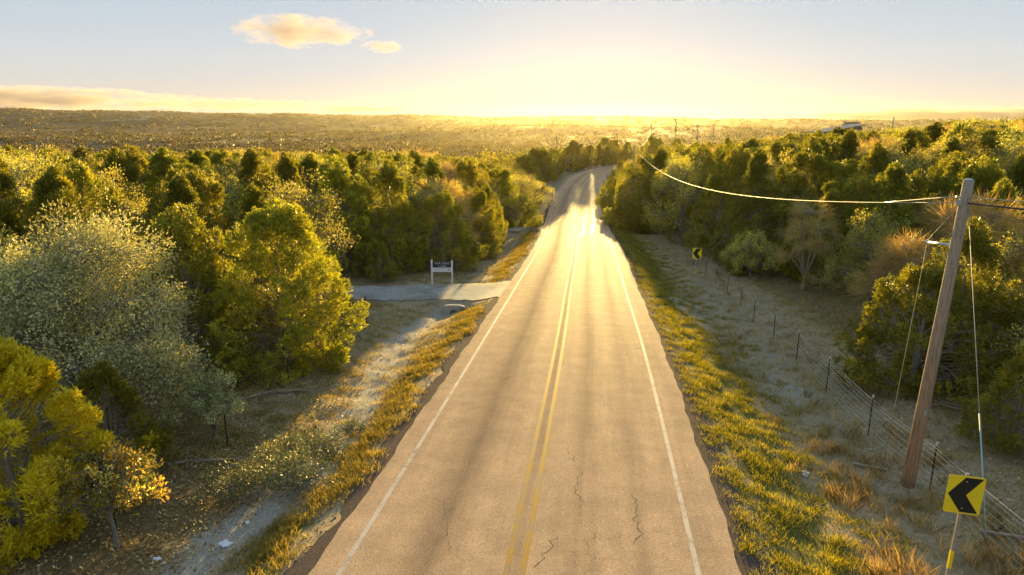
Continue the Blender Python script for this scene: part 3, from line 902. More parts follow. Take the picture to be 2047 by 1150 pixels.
# scattered woods ------------------------------------------------------------
CX_T = [0, 100, 250, 430, 600, 740, 850, 930, 1000, 1060, 1110, 1230, 1260, 1330, 1400, 1500, 1600, 1800, 1900, 2047]
CY_T = [288, 288, 300, 292, 302, 298, 306, 312, 330, 350, 360, 330, 312, 296, 284, 276, 266, 256, 246, 236]
def woods_ok(x, y, L, S):
    if L < 0:
        lim = np.interp(S, [10, 20, 30, 37, 38.5, 45.5, 46.5, 60, 75, 83, 88, 110, 160], [11.5, 12.0, 13.0, 15.0, 30, 30, 12.5, 10.5, 9, 12, 9.0, 8.5, 8.5])
        return -L > lim + 0.8 * math.sin(S * 0.35)
    lim = np.interp(S, [10, 20, 24, 28, 33, 40, 47, 60, 85, 100, 130, 200], [14.5, 14.0, 17.0, 19.5, 19.5, 15.5, 13.2, 12.0, 10.5, 8.5, 8.0, 8.5])
    return L > lim + 0.8 * math.sin(S * 0.4)
rg = np.random.default_rng(5)
cand = []
for k in range(26000):
    r = math.sqrt(rg.uniform(12 ** 2, 150 ** 2)); a = rg.uniform(-0.70, 0.70)
    cand.append((r * math.sin(a), r * math.cos(a), r))
cand = np.array(cand)
cl, cs, _ = road_ls(cand[:, 0], cand[:, 1])
cells = {}
def cell_add(x, y, R): cells.setdefault((int(x // 6), int(y // 6)), []).append((x, y, R))
for p in placed: cell_add(*p)
wood = []
for (x, y, r), L, S in zip(cand, cl, cs):
    if not woods_ok(x, y, L, S): continue
    R = 1.55 + 0.010 * r + rg.uniform(0, 0.5)
    c = (int(x // 6), int(y // 6)); ok = True
    for i in (-1, 0, 1):
        for j in (-1, 0, 1):
            for (a, b, q) in cells.get((c[0] + i, c[1] + j), ()):
                if (a - x) ** 2 + (b - y) ** 2 < (R * 0.86 + q * 0.72) ** 2: ok = False
    if not ok: continue
    cell_add(x, y, R); wood.append((x, y, r, L, S, R))
wood.sort(key=lambda t: t[2])
cnt = {}
ORD = lambda n: ("%dth" % n if 10 < n % 100 < 14 else "%d%s" % (n, {1: "st", 2: "nd", 3: "rd"}.get(n % 10, "th")))
rowcount = {}
zw = terrain(np.array([w[0] for w in wood]), np.array([w[1] for w in wood]))
for (x, y, r, L, S, R), z in zip(wood, zw):
    left = L < 0
    u = rg.uniform()
    pj = 0.68 if left else 0.62
    kind = "juniper" if u < pj else ("oak" if u < pj + 0.25 else "bare")
    if left and 24 < y < 60 and x > -16 and kind == "bare" and rg.uniform() < 0.6: kind = "juniper"
    px = CX + FPX * x / (y * 0.97)
    topz = CAM_H - (np.interp(px, CX_T, CY_T) + rg.normal(0, 4.5) - 232) / FPX * r
    if y < 55: topz += 0.4
    hmax = topz - z
    lib, hs = {"juniper": (J, [6.0, 6.4, 5.6, 6.8, 5.0]), "oak": (O, [6.0, 5.4, 6.4]), "bare": (Bt, [6.0, 5.2, 6.5])}[kind]
    i = int(rg.integers(len(lib)))
    s = R / 2.45 * rg.uniform(1.15, 1.45) * (1 + 0.2 * sstep(45, 100, r))
    h = min(hs[i] * s * rg.uniform(0.95, 1.2), max(2.2, hmax))
    edge = abs(L) - (10.5 if left else 13)
    row = "front row" if edge < 4.5 else ("second row" if edge < 10 else ("middle" if edge < 24 else "depths"))
    side = "left" if left else "right"
    k = (side, row, kind); rowcount[k] = rowcount.get(k, 0) + 1
    look = {"juniper": ["olive green juniper", "pointed green juniper", "wide olive juniper", "narrow dark juniper", "low rounded juniper"],
            "oak": ["olive leaved oak", "spreading olive oak", "upright olive oak"], "bare": ["leafless grey brown tree", "low leafless tree", "tall leafless tree"]}[kind][i]
    lab = "%s, %s of the %s woods, %s nearest %s there" % (look, row, side, ORD(rowcount[k]), {"juniper": "juniper", "oak": "oak", "bare": "bare tree"}[kind])
    plant({"juniper": "juniper_tree", "oak": "oak_tree", "bare": "bare_tree"}[kind], lib[i], x, y, scale=s, sz=h / hs[i], rz=rg.uniform(0, 6.28), z=z - 0.05,
          label=lab, group="%s in the %s woods" % ({"juniper": "junipers", "oak": "oaks", "bare": "leafless trees"}[kind], side))
    cnt[kind] = cnt.get(kind, 0) + 1
print("TREES", cnt, len(wood))

# woods beyond the bend and the far scrub country: read as one mass -----------
def bush_mass(name, pts, rad, hgt, per, seed, mat, tones, lsz):
    rg = np.random.default_rng(seed)
    n = len(pts)
    m = n * per
    d = unit(rg.normal(size=(m, 3))); d[:, 2] = np.abs(d[:, 2]) * 1.0 - 0.15 * rg.uniform(0, 1, m)
    lob = 1 + 0.25 * np.sin(np.arctan2(d[:, 1], d[:, 0]) * 3 + np.repeat(rg.uniform(0, 6.28, n), per)) 
    q = d * (np.repeat(rad, per) * lob * rg.uniform(0.72, 1.05, m))[:, None]
    q[:, 2] = np.abs(d[:, 2]) * np.repeat(hgt, per) * rg.uniform(0.62, 1.06, m)
    P = np.repeat(pts, per, 0) + q
    D = unit(d + rg.normal(0, 0.55, (m, 3)))
    ls = np.repeat(lsz * rad, per) * rg.uniform(0.6, 1.4, m)
    v, f = diamonds(P - D * ls[:, None] * 0.5, D, ls, ls * 0.55, rg, 0.15)
    tn = np.clip(np.repeat(tones, per) + rg.normal(0, 0.10, m), 0, 1)
    o = obj_np(name, v, [f], mat, attrs={"tone": np.repeat(tn, 4)})
    return tag(o, kind="stuff")

rg = np.random.default_rng(11)
N1 = 2300
r = np.exp(rg.uniform(math.log(135), math.log(420), N1)); a = rg.uniform(-0.72, 0.72, N1)
x, y = r * np.sin(a), r * np.cos(a)
L, S, _z = road_ls(x, y)
rad = rg.uniform(1.9, 3.1, N1) * (1 + 0.0008 * r)
ok = (np.abs(L) > 6.0 + rad) | (r > 330)
ok &= ~((r < 150) & (np.abs(L) < 40))
x, y, r, rad = x[ok], y[ok], r[ok], rad[ok]
z = terrain(x, y)
px = CX + FPX * x / y
h = rg.uniform(4.2, 7.2, len(x))
topz = CAM_H - (np.interp(px, CX_T, np.minimum(CY_T, 285)) - 3 + rg.normal(0, 4, len(x)) - 232) / FPX * r
h = np.minimum(h, np.maximum(1.8, topz - z))
tn = np.where(rg.uniform(size=len(x)) < 0.7, rg.uniform(0.15, 0.55, len(x)), rg.uniform(0.55, 1.0, len(x)))
nearwood_m = leaf_mat("beyond_bend_foliage", [(0, (0.070, 0.078, 0.013)), (0.5, (0.168, 0.161, 0.022)), (0.75, (0.264, 0.207, 0.050)), (1, (0.456, 0.356, 0.068))], trans=0.4, tc=(1.35, 1.25, 0.4), vary=0)
b1 = bush_mass("woods_beyond_bend", np.stack([x, y, z], 1), rad, h, 170, 12, nearwood_m, tn, 0.16)

N2 = 19000
r = np.exp(rg.uniform(math.log(380), math.log(3600), N2)); a = rg.uniform(-0.72, 0.72, N2)
x, y = r * np.sin(a), r * np.cos(a)
field = wav(x, y, 700, 4) > 0.52
ok = ~field | (rg.uniform(size=N2) < 0.12)
x, y, r = x[ok], y[ok], r[ok]
z = terrain(x, y)
rad = rg.uniform(2.8, 5.8, len(x)) * (1 + 0.0002 * r)
tn = np.clip(0.45 + 0.25 * wav(x, y, 400, 5) + rg.normal(0, 0.09, len(x)) + (rg.uniform(size=len(x)) < 0.05) * 0.4, 0, 1)
bush_mass("far_scrub", np.stack([x, y, z], 1), rad, rg.uniform(3.0, 6.0, len(x)), 17, 13, far_m, tn, 0.6)

# ------------------------------------------------------------------ grasses, leaf litter, stones
def blades(name, x, y, per, h, w, spread, lean, mat, tone, seed, tone_sp=0.15, seg=1):
    """tufts of thin blades; x, y tuft centres; h, tone per tuft"""
    rg = np.random.default_rng(seed)
    n = len(x); m = n * per
    bx = np.repeat(x, per) + rg.normal(0, spread, m); by = np.repeat(y, per) + rg.normal(0, spread, m)
    bz = terrain(bx, by) - 0.01
    a = rg.uniform(0, 2 * math.pi, m)
    hh = np.repeat(h, per) * rg.uniform(0.5, 1.15, m)
    ln = hh * lean * rg.uniform(0.2, 1.3, m)
    base = np.stack([bx, by, bz], 1)
    tip = base + np.stack([np.cos(a) * ln, np.sin(a) * ln, hh], 1)
    q = rg.uniform(0, 2 * math.pi, m); ww = w * rg.uniform(0.6, 1.4, m)
    sd = np.stack([np.cos(q) * ww, np.sin(q) * ww, np.zeros(m)], 1)
    mid = base * 0.5 + tip * 0.5; mid[:, 2] += hh * 0.12
    V = np.stack([base - sd * 0.5, base + sd * 0.5, mid + sd * 0.4, tip, mid - sd * 0.4], 1).reshape(-1, 3)
    F = np.arange(5 * m).reshape(-1, 5)
    tn = np.clip(np.repeat(tone, per) + rg.normal(0, tone_sp, m), 0, 1)
    o = obj_np(name, V, [F], mat, attrs={"tone": np.repeat(tn, 5)})
    return tag(o, kind="stuff")

def patch(n, s0, s1, l0, l1, seed, fn=None, pw=1.0):
    rg = np.random.default_rng(seed)
    s = s0 + (s1 - s0) * rg.uniform(0, 1, n) ** pw; l = rg.uniform(l0, l1, n)
    x, y, _ = road_at(s, l)
    if fn is not None:
        k = rg.uniform(size=n) < fn(x, y, l, s)
        x, y, l, s = x[k], y[k], l[k], s[k]
    return x, y, l, s, rg

# green verge on the right
x, y, l, s, rg = patch(16000, 8, 105, 4.45, 8.8, 31, lambda x, y, l, s: np.clip(0.08 + 0.95 * (wav(x, y, 2.2, 1) + 0.35) - 0.16 * np.maximum(0, l - 6.4) ** 1.5 + 0.25 * (l < 5.8), 0.0, 1), 1.5)
blades("green_grass", x, y, 18, rg.uniform(0.06, 0.16, len(x)) * (1 + 0.004 * s), 0.012, 0.10, 0.9, grassg_m, np.clip(0.45 + 0.3 * wav(x, y, 1.5, 3) + rg.normal(0, 0.1, len(x)), 0, 1), 32)
# golden verge on the left
def gold_f(x, y, l, s):
    c = -5.15 + 0.28 * np.sin(s * 0.45) + 0.2 * np.sin(s * 1.3)
    return np.clip(1.25 * np.exp(-((l - c) / 0.52) ** 2) * (0.65 + 0.6 * wav(x, y, 2.5, 2)), 0, 1) * ~((s > 38.5) & (s < 46))
x, y, l, s, rg = patch(15000, 8, 95, -6.6, -4.2, 33, gold_f, 1.5)
blades("golden_grass", x, y, 17, rg.uniform(0.08, 0.21, len(x)), 0.012, 0.09, 0.9, grassy_m, np.clip(0.45 + 0.3 * wav(x, y, 1.8, 3) + rg.normal(0, 0.1, len(x)), 0, 1), 34)
# tall dry tufts, mostly lower right
def dry_f(x, y, l, s):
    return np.clip((0.15 + wav(x, y, 3.2, 5) * 0.9) * (0.35 + 1.0 * (1 - sstep(14, 24, s))) + 0.35 * np.exp(-((l - 9.3) / 1.2) ** 2) * (s < 22), 0, 1)
x, y, l, s, rg = patch(2300, 9, 62, 6.6, 11.5, 35, dry_f, 1.4)
blades("dry_tan_grass", x, y, 40, rg.uniform(0.18, 0.50, len(x)), 0.009, 0.10, 0.75, grassd_m, np.clip(0.5 + 0.25 * wav(x, y, 1.1, 2) + rg.normal(0, 0.12, len(x)), 0, 1), 36)
# thin grey green grass over both verges and the clearing
def thin_l(x, y, l, s):
    return np.clip(0.42 + 0.6 * wav(x, y, 1.7, 6) - 0.5 * np.exp(-((l + 7.0 + 0.7 * np.sin(s * 0.25)) / 0.8) ** 2) - 0.8 * (s < 16), 0, 1) * ~((s > 38.5) & (s < 46.2))
x, y, l, s, rg = patch(26000, 12, 95, -11.5, -5.2, 37, thin_l, 1.4)
xx, yy = [x], [y]
x, y, l, s, rg2 = patch(17000, 9, 95, 6.8, 13.5, 38, lambda x, y, l, s: np.clip(0.3 + 0.55 * wav(x, y, 2.0, 7), 0, 1), 1.4)
xx.append(x); yy.append(y)
x, y, l, s, rg2 = patch(5000, 20, 60, 12.5, 20, 39, lambda x, y, l, s: np.full(len(x), 0.8))
xx.append(x); yy.append(y)
x = np.concatenate(xx); y = np.concatenate(yy)
blades("thin_verge_grass", x, y, 9, rg.uniform(0.06, 0.17, len(x)), 0.015, 0.12, 1.2, grassx_m, np.clip(0.5 + 0.3 * wav(x, y, 1.6, 1) + rg.normal(0, 0.14, len(x)), 0, 1), 40)

def scatter_flat(name, x, y, ln, w, mat, tone, seed, lift=0.012):
    rg = np.random.default_rng(seed); n = len(x)
    z = terrain(x, y) + lift
    a = rg.uniform(0, 6.28, n)
    D = unit(np.stack([np.cos(a), np.sin(a), rg.normal(0, 0.35, n)], 1))
    up = unit(np.stack([rg.normal(0, 0.35, n), rg.normal(0, 0.35, n), np.ones(n)], 1))
    sd = unit(np.cross(D, up))
    p = np.stack([x, y, z], 1); L_ = (ln * rg.uniform(0.6, 1.4, n))[:, None]; W_ = (w * rg.uniform(0.6, 1.4, n))[:, None]
    V = np.stack([p, p + D * L_ * 0.5 + sd * W_ * 0.5, p + D * L_, p + D * L_ * 0.5 - sd * W_ * 0.5], 1).reshape(-1, 3)
    o = obj_np(name, V, [np.arange(4 * n).reshape(-1, 4)], mat, attrs={"tone": np.repeat(np.clip(tone, 0, 1), 4)})
    return tag(o, kind="stuff")
x, y, l, s, rg = patch(50000, 9, 34, -14, -6.4, 41, lambda x, y, l, s: np.clip(sstep(6.2, 8.5, -l) * (1 - sstep(17, 27, s)) + 0.6 * sstep(9.5, 11, -l), 0, 1))
scatter_flat("leaf_litter", x, y, 0.085, 0.045, litter_m, rg.uniform(0, 1, len(x)) ** 1.3, 42)
x, y, l, s, rg = patch(22000, 11, 44, 10.5, 20, 43, lambda x, y, l, s: np.full(len(x), 0.7))
scatter_flat("leaf_litter", x, y, 0.085, 0.045, litter_m, rg.uniform(0, 1, len(x)) ** 1.3, 44)

def stones(name, x, y, size, mat, seed):
    rg = np.random.default_rng(seed); n = len(x)
    z = terrain(x, y)
    b = np.array([(1, 0, 0), (0, 1, 0), (-1, 0, 0), (0, -1, 0), (0, 0, 0.7), (0, 0, -0.5)], float)
    fc = np.array([(0, 1, 4), (1, 2, 4), (2, 3, 4), (3, 0, 4), (1, 0, 5), (2, 1, 5), (3, 2, 5), (0, 3, 5)])
    V = b[None] * rg.uniform(0.5, 1.3, (n, 6, 1)) * size[:, None, None]
    a = rg.uniform(0, 6.28, n); c, s_ = np.cos(a)[:, None], np.sin(a)[:, None]
    X = V[:, :, 0] * c - V[:, :, 1] * s_; Y = V[:, :, 0] * s_ + V[:, :, 1] * c
    V = np.stack([X + x[:, None], Y + y[:, None], V[:, :, 2] * 0.7 + z[:, None]], 2).reshape(-1, 3)
    F = (fc[None] + (np.arange(n) * 6)[:, None, None]).reshape(-1, 3)
    return tag(obj_np(name, V, [F], mat), kind="stuff")
x, y, l, s, rg = patch(5200, 10, 40, -8.6, -5.4, 45, lambda x, y, l, s: 0.9 * np.exp(-((l + 7.0 + 0.7 * np.sin(s * 0.25)) / 0.9) ** 2))
x2, y2, l2, s2, rg2 = patch(5200, 10, 48, 6.4, 11.5, 46, lambda x, y, l, s: np.clip(0.25 + 0.5 * wav(x, y, 2.6, 2), 0, 1))
X, Y = np.concatenate([x, x2]), np.concatenate([y, y2])
stones("limestone_chips", X, Y, 0.012 + 0.05 * np.random.default_rng(3).uniform(0, 1, len(X)) ** 3, stone_m, 47)

x, y, l, s, rg = patch(5000, 8, 70, 4.15, 5.0, 48, lambda x, y, l, s: np.full(len(x), 0.9), 1.5)
x2, y2, l2, s2, rg2 = patch(2600, 8, 70, -4.75, -3.95, 49, lambda x, y, l, s: np.full(len(x), 0.7), 1.5)
X, Y = np.concatenate([x, x2]), np.concatenate([y, y2])
stones("edge_gravel", X, Y, 0.012 + 0.03 * np.random.default_rng(4).uniform(0, 1, len(X)) ** 2, shoulder_m, 50)

# low brambles at lower left
br = [make_oak(500 + i, 0.75, 0.95, 7, 46, 46, 0.075, 0.038, mat=bramble_m, bark=bark_m, low=0.1, twigs=3, tw_len=0.35, clr=0.8) for i in range(2)]
for (px, py, s, k, lab) in [(480, 985, 1.0, 0, "sprawling olive bramble on leaf litter, nearest the lower left litter scraps"), (590, 975, 1.05, 1, "low olive bramble beside the pale gravel ditch at lower left"),
                            (575, 900, 0.9, 0, "low olive bramble in the brown litter, halfway to the left fence"), (650, 905, 0.8, 1, "small bramble at the pale gravel patch left of the road"),
                            (700, 860, 0.55, 0, "tiny bramble tuft farthest along the pale gravel patch")]:
    x, y = on_plane(px, py, -0.75)
    plant("bramble_bush", br[k], x, y, s, rz=px * 0.1, label=lab, cat="bush")

# ------------------------------------------------------------------ utility pole, cables, fences
def tube_obj(name, pts, rad, mat, parent=None, n=6):
    return MB().tube(pts, rad, n).build(name, mat, parent, smooth=True)

PX, PY = 10.37, 16.6
PZ = tz(PX, PY)
pole = empty("utility_pole", (PX, PY, PZ))
tag(pole, "leaning weathered wooden utility pole with a steel guy strut beside the wire fence", "utility pole")
PH = 6.99 - PZ
lean = np.array([0.38, 0.0, PH])
pp = np.array([lean * t for t in np.linspace(-0.05, 1, 14)])
tube_obj("pole_shaft", pp, np.linspace(0.172, 0.118, 14), pole_m, pole, 16)
ZC = 6.456 - PZ                              # cable height above base
ax_ = lean / PH
def on_pole(h): return np.array([ax_[0] * h, 0, h])
# clamp and bolt where the cable meets the pole
MB().box(on_pole(ZC) + (-0.15, -0.02, 0.0), (0.10, 0.10, 0.14)).build("cable_clamp", steel_m, pole, bevel=0.008)
MB().tube([on_pole(ZC + 0.12) + (-0.13, 0, 0), on_pole(ZC + 0.12) + (-0.22, 0.02, 0.02)], 0.02, 8).build("eye_bolt", steel_m, pole)
for hb_ in (0.35, 0.75):
    MB().tube([on_pole(ZC - hb_) + (-0.125, -0.06, 0), on_pole(ZC - hb_) + (-0.16, -0.075, 0)], 0.022, 6).build("through_bolt", steel_m, pole)
MB().box(on_pole(2.1) + (-0.02, -0.158, 0), (0.09, 0.006, 0.14)).build("metal_tag", steel_m, pole)
MB().tube([on_pole(PH - 0.02), on_pole(PH + 0.03)], np.array([0.122, 0.05]), 12).build("pole_cap", steel_m, pole)
# strut pointing along the road
SH = 5.41 - PZ
s0 = on_pole(SH) + (-0.02, 0.12, 0); s1 = on_pole(SH) + (-0.03, 1.08, -0.10)
tube_obj("guy_strut", [s0, s1], 0.038, steel_m, pole, 10)
MB().box(s0 + np.array([0, 0.0, 0]), (0.14, 0.05, 0.2)).build("strut_bracket", steel_m, pole, bevel=0.006)
MB().tube([s1 - (0, 0.06, 0), s1 + (0, 0.05, 0)], 0.055, 10).build("strut_cap", steel_m, pole)
ga = np.array([-0.06, 1.12, tz(PX - 0.06, PY + 1.12) - PZ - 0.05])
tube_obj("guy_wire", [on_pole(ZC - 0.1) + (-0.06, 0.10, 0), s1 + (0, 0.02, 0.05), ga], 0.008, guy_m, pole)
gb = np.array([0.15, -2.9, tz(PX + 0.15, PY - 2.9) - PZ - 0.05])
tube_obj("guy_wire", [on_pole(ZC - 0.1) + (0.05, -0.10, 0), gb], 0.008, guy_m, pole)
gpos = lambda t: (on_pole(ZC - 0.1) + np.array([0.05, -0.10, 0])) * (1 - t) + gb * t
pass
guard_m = plain("pale_green_guy_guard", (0.32, 0.45, 0.40), 0.5)
tube_obj("guy_guard", [gpos(0.62), gpos(0.97)], 0.017, guard_m, pole)
tube_obj("ground_wire", [on_pole(h) + (0.135 - 0.006 * h, -0.05, 0) for h in np.linspace(0.0, ZC, 8)], 0.008, steel_m, pole)

def sag_line(a, b, sag, n=40):
    a, b = np.array(a, float), np.array(b, float)
    t = np.linspace(0, 1, n)[:, None]
    p = a + (b - a) * t
    p[:, 2] -= sag * 4 * (t * (1 - t))[:, 0]
    return p
A = np.array([PX, PY, PZ]) + on_pole(ZC) + (-0.16, 0.02, 0)
B2 = np.array([17.1, 100.0, 4.15])
cab = tube_obj("overhead_cable", sag_line(A, B2, 2.05, 60), 0.013, cable_m, None, 6)
tag(cab, "thick sunlit overhead cable sagging from the leaning pole toward the bend", "cable")
tail = tube_obj("overhead_cable", sag_line(np.array([PX, PY, PZ]) + on_pole(ZC + 0.12) + (-0.2, 0.02, 0.02), A + (B2 - A) * 0.045 + (0, 0, -0.345), 0.0, 6), 0.014, cable_m)
tag(tail, "short support strand joining the sagging cable at the leaning pole's eye bolt", "cable")
for dz, r, m, e, lab in ((0.0, 0.022, blackcable_m, (13.6, 0.0, 7.9), "dark lower cable leaving the leaning pole toward the right edge"),
                      (0.13, 0.010, cable_m, (14.2, 0.0, 8.4), "thin upper strand leaving the leaning pole toward the right edge")):
    o = tube_obj("overhead_cable", sag_line(np.array([PX, PY, PZ]) + on_pole(ZC + dz) + (0.0, -0.15, 0), e, 0.25, 24), r, m)
    tag(o, lab, "cable")

def solve_pole(px, ytop, want, lo, hi):
    best = None
    for d in np.arange(lo, hi, 6.0):
        k = pix(px, ytop); k = k / k[1]
        x, y, z = k[0] * d, d, CAM_H + k[2] * d
        g = tz(x, y)
        e = abs((z - g) - want)
        if best is None or e < best[0]: best = (e, x, y, z, g)
    return best[1:]
far_poles = []
def far_pole(x, y, ztop, zb, label, arm=True, r=0.15):
    p = empty("utility_pole", (x, y, zb))
    h = ztop - zb
    MB().tube([(0, 0, -0.4), (0, 0, h)], np.array([r * 1.15, r * 0.85]), 8).build("pole_shaft", pole_m, p, smooth=True)
    if arm:
        MB().box((0, -0.02, h - 0.55), (1.9, 0.10, 0.12)).build("crossarm", pole_m, p)
        for q in (-0.8, 0.8):
            MB().tube([(q, -0.02, h - 0.5), (q, -0.02, h - 0.28)], 0.05, 6).build("insulator", steel_m, p)
    tag(p, label, "utility pole", "distant utility poles")
    far_poles.append((x, y, ztop))
far_pole(B2[0] + 0.1, B2[1] + 0.2, B2[2] + 0.25, tz(B2[0], B2[1]), "wooden pole among trees where the sagging cable ends near the bend", arm=False, r=0.10)
P3 = solve_pole(1303, 246, 9.5, 200, 420)
far_pole(P3[0], P3[1], P3[2], P3[3], "tall dark pole standing beyond the bend, right of the setting sun's glow", r=0.2)
for px, yt, want, lo, hi, lab in ((1113, 268, 10, 220, 520, "distant pole left of the bend, below the setting sun's glow"), (1352, 236, 12, 260, 700, "distant pole between the tall dark pole and the roofed hilltop"),
                                  (1395, 251, 10, 220, 600, "left pole of the distant pair above the right woods"), (1427, 252, 10, 260, 700, "right pole of the distant pair above the right woods"),
                                  (1787, 234, 8.5, 130, 330, "lone pole above the right woods, right of the dark shed roof")):
    q = solve_pole(px, yt, want, lo, hi)
    far_pole(q[0], q[1], q[2], q[3], lab, arm=px in (1352, 1395), r=0.17)
o = tube_obj("overhead_cable", sag_line(B2, (P3[0], P3[1], P3[2] - 2.0), 1.5, 40), 0.03, cable_m)
tag(o, "thin distant cable rising from the bend to the tall dark pole", "cable")

def tpost(parent, x, y, h=1.25):
    z = tz(x, y)
    p = MB().box((x, y, z + h / 2 - 0.12), (0.035, 0.012, h + 0.24)).box((x, y + 0.016, z + h / 2 - 0.12), (0.010, 0.028, h + 0.22))
    o = p.build("post", tpost_m, parent)
    MB().box((x, y, z + h + 0.05), (0.042, 0.035, 0.10)).build("tip", tposttop_m, o)
    return z
fp = [(9.9, 8.4), (10.35, 12.4), (10.8, 16.34), (11.03, 19.98), (11.5, 24.0), (12.1, 28.2), (12.5, 31.95), (12.86, 35.8), (13.5, 39.9), (13.95, 44.0), (14.35, 48.0), (14.8, 52.2), (15.2, 56.4)]
fence = empty("wire_fence", (12.1, 28.2, tz(12.1, 28.2)))
tag(fence, "long wire fence with dark steel posts below the right woods", "fence")
fl = np.array(fence.location)
fence_z = []
for x, y in fp:
    fence_z.append(tpost(fence, x, y))
fpz = np.array([(x, y, z) for (x, y), z in zip(fp, fence_z)])
for k, h in enumerate((0.12, 0.28, 0.44, 0.60, 0.78, 0.96, 1.10, 1.20)):
    pts = []
    rgw = np.random.default_rng(700 + k)
    for a, b in zip(fpz[:-1], fpz[1:]):
        for t in np.linspace(0, 1, 6)[:-1]:
            p = a + (b - a) * t
            pts.append(p + (-0.02, 0, h - 0.05 * t * (1 - t) * 2 + rgw.normal(0, 0.004)))
    tube_obj("wire", pts, 0.0045 if k < 6 else 0.0055, wire_m, fence, 4)
for ch in fence.children: ch.location = -fl

lf = empty("wire_fence", (-8.2, 24.2, tz(-8.2, 24.2)))
tag(lf, "sagging wire fence under the left junipers ending at a rusty brace", "fence")
lfl = np.array(lf.location)
lp = [(-8.9, 14.0), (-8.45, 19.1), (-8.2, 24.2), (-7.8, 29.0), (-7.5, 34.6)]
lz = [tpost(lf, x, y, 1.2) for x, y in lp[:-1]]
zc = tz(-7.5, 34.6)
tube_obj("corner_post", [(-7.5, 34.6, zc - 0.3), (-7.5, 34.6, zc + 1.4)], 0.055, rust_m, lf, 10)
tube_obj("brace_post", [(-8.35, 33.2, tz(-8.35, 33.2) - 0.3), (-8.35, 33.2, tz(-8.35, 33.2) + 1.3)], 0.05, rust_m, lf, 10)
tube_obj("brace_rail", [(-7.5, 34.6, zc + 1.05), (-8.35, 33.2, zc + 1.02)], 0.035, rust_m, lf, 8)
tube_obj("brace_diagonal", [(-7.5, 34.6, zc + 1.05), (-7.95, 31.9, zc + 0.1)], 0.016, steel_m, lf, 8)
lz.append(zc)
lpz = np.array([(x, y, z) for (x, y), z in zip(lp, lz)])
for h in (0.25, 0.5, 0.75, 1.0, 1.15):
    pts = [a + (b - a) * t + (0.02, 0, h - 0.09 * t * (1 - t) * 2) for a, b in zip(lpz[:-1], lpz[1:]) for t in np.linspace(0, 1, 6)[:-1]] + [lpz[-1] + (0, 0, h)]
    tube_obj("wire", pts, 0.003, rust_m, lf, 4)
for ch in lf.children: ch.location = -lfl

# ------------------------------------------------------------------ signs
def rrect(w, h, r, n=5):
    o = []
    for cx_, cz_, a0 in ((w / 2 - r, h / 2 - r, 0), (-w / 2 + r, h / 2 - r, 90), (-w / 2 + r, -h / 2 + r, 180), (w / 2 - r, -h / 2 + r, 270)):
        for i in range(n):
            a = math.radians(a0 + 90 * i / (n - 1)); o.append((cx_ + r * math.cos(a), cz_ + r * math.sin(a)))
    return o
def chevron(x, y, zc, yaw, label, direction=-1, band=None, roll=0.0, pz=None):
    zb = tz(x, y)
    r = empty("chevron_sign", (x, y, zb), yaw)
    r.rotation_euler = (0, roll, yaw)
    h = zc - zb
    pn = MB().prism([(a, b + h) for a, b in rrect(0.61, 0.76, 0.045)], -0.035, -0.031).build("panel", yellow_m, r)
    MB().prism([(a, b + h) for a, b in rrect(0.612, 0.762, 0.046)], -0.030, -0.027).build("panel_back", steel_m, pn)
    d = direction
    W, Hh, th = 0.545, 0.70, 0.30
    pts = [(d * W / 2, h), (d * (W / 2 - (W - th)), h + Hh / 2), (-d * W / 2, h + Hh / 2), (d * (W / 2 - th + 0.0), h), (-d * W / 2, h - Hh / 2), (d * (W / 2 - (W - th)), h - Hh / 2)]
    if d > 0: pts = pts[::-1]
    bm = MB()
    bm.prism(pts, -0.0385, -0.0362)
    bm.build("chevron_arrow", black_m, pn)
    for q in (0.27, -0.27):
        MB().tube([(d * 0.0 - 0.0, -0.036, h + q), (0, -0.043, h + q)], 0.014, 8).build("bolt", steel_m, pn)
    MB().box((0, 0.0, (h + 0.42) / 2 - 0.2), (0.05, 0.05, h + 0.42 + 0.4)).build("post", steel_m, r)
    if band:
        MB().box((0, -0.002, (band[0] + band[1]) / 2), (0.060, 0.060, band[1] - band[0])).build("reflective_band", yellow_m, r)
    return tag(r, label, "road sign", "chevron signs")
chevron(8.25, 11.63, 1.69, math.radians(-13), "large yellow chevron sign with black arrow at lower right, nearest the viewer", -1, (0.87, 1.24), math.radians(1.5))
chevron(12.9, 48.0, -0.86, math.radians(-14), "yellow chevron sign with black arrow beside the right fence, middle distance", -1, (0.75, 1.15))
chevron(8.6, 165.0, tz(8.6, 165) + 2.3, math.radians(4), "tiny yellow chevron sign left of the road where the bend starts", 1, None)
chevron(26.5, 203.0, tz(26.5, 203) + 2.4, math.radians(-20), "tiny yellow chevron sign at the far outer side of the bend", 1, None)
chevron(15.2, 113.0, tz(15.2, 113) + 2.2, math.radians(75), "tiny edge on yellow chevron sign right of the road before the bend", 1, None)

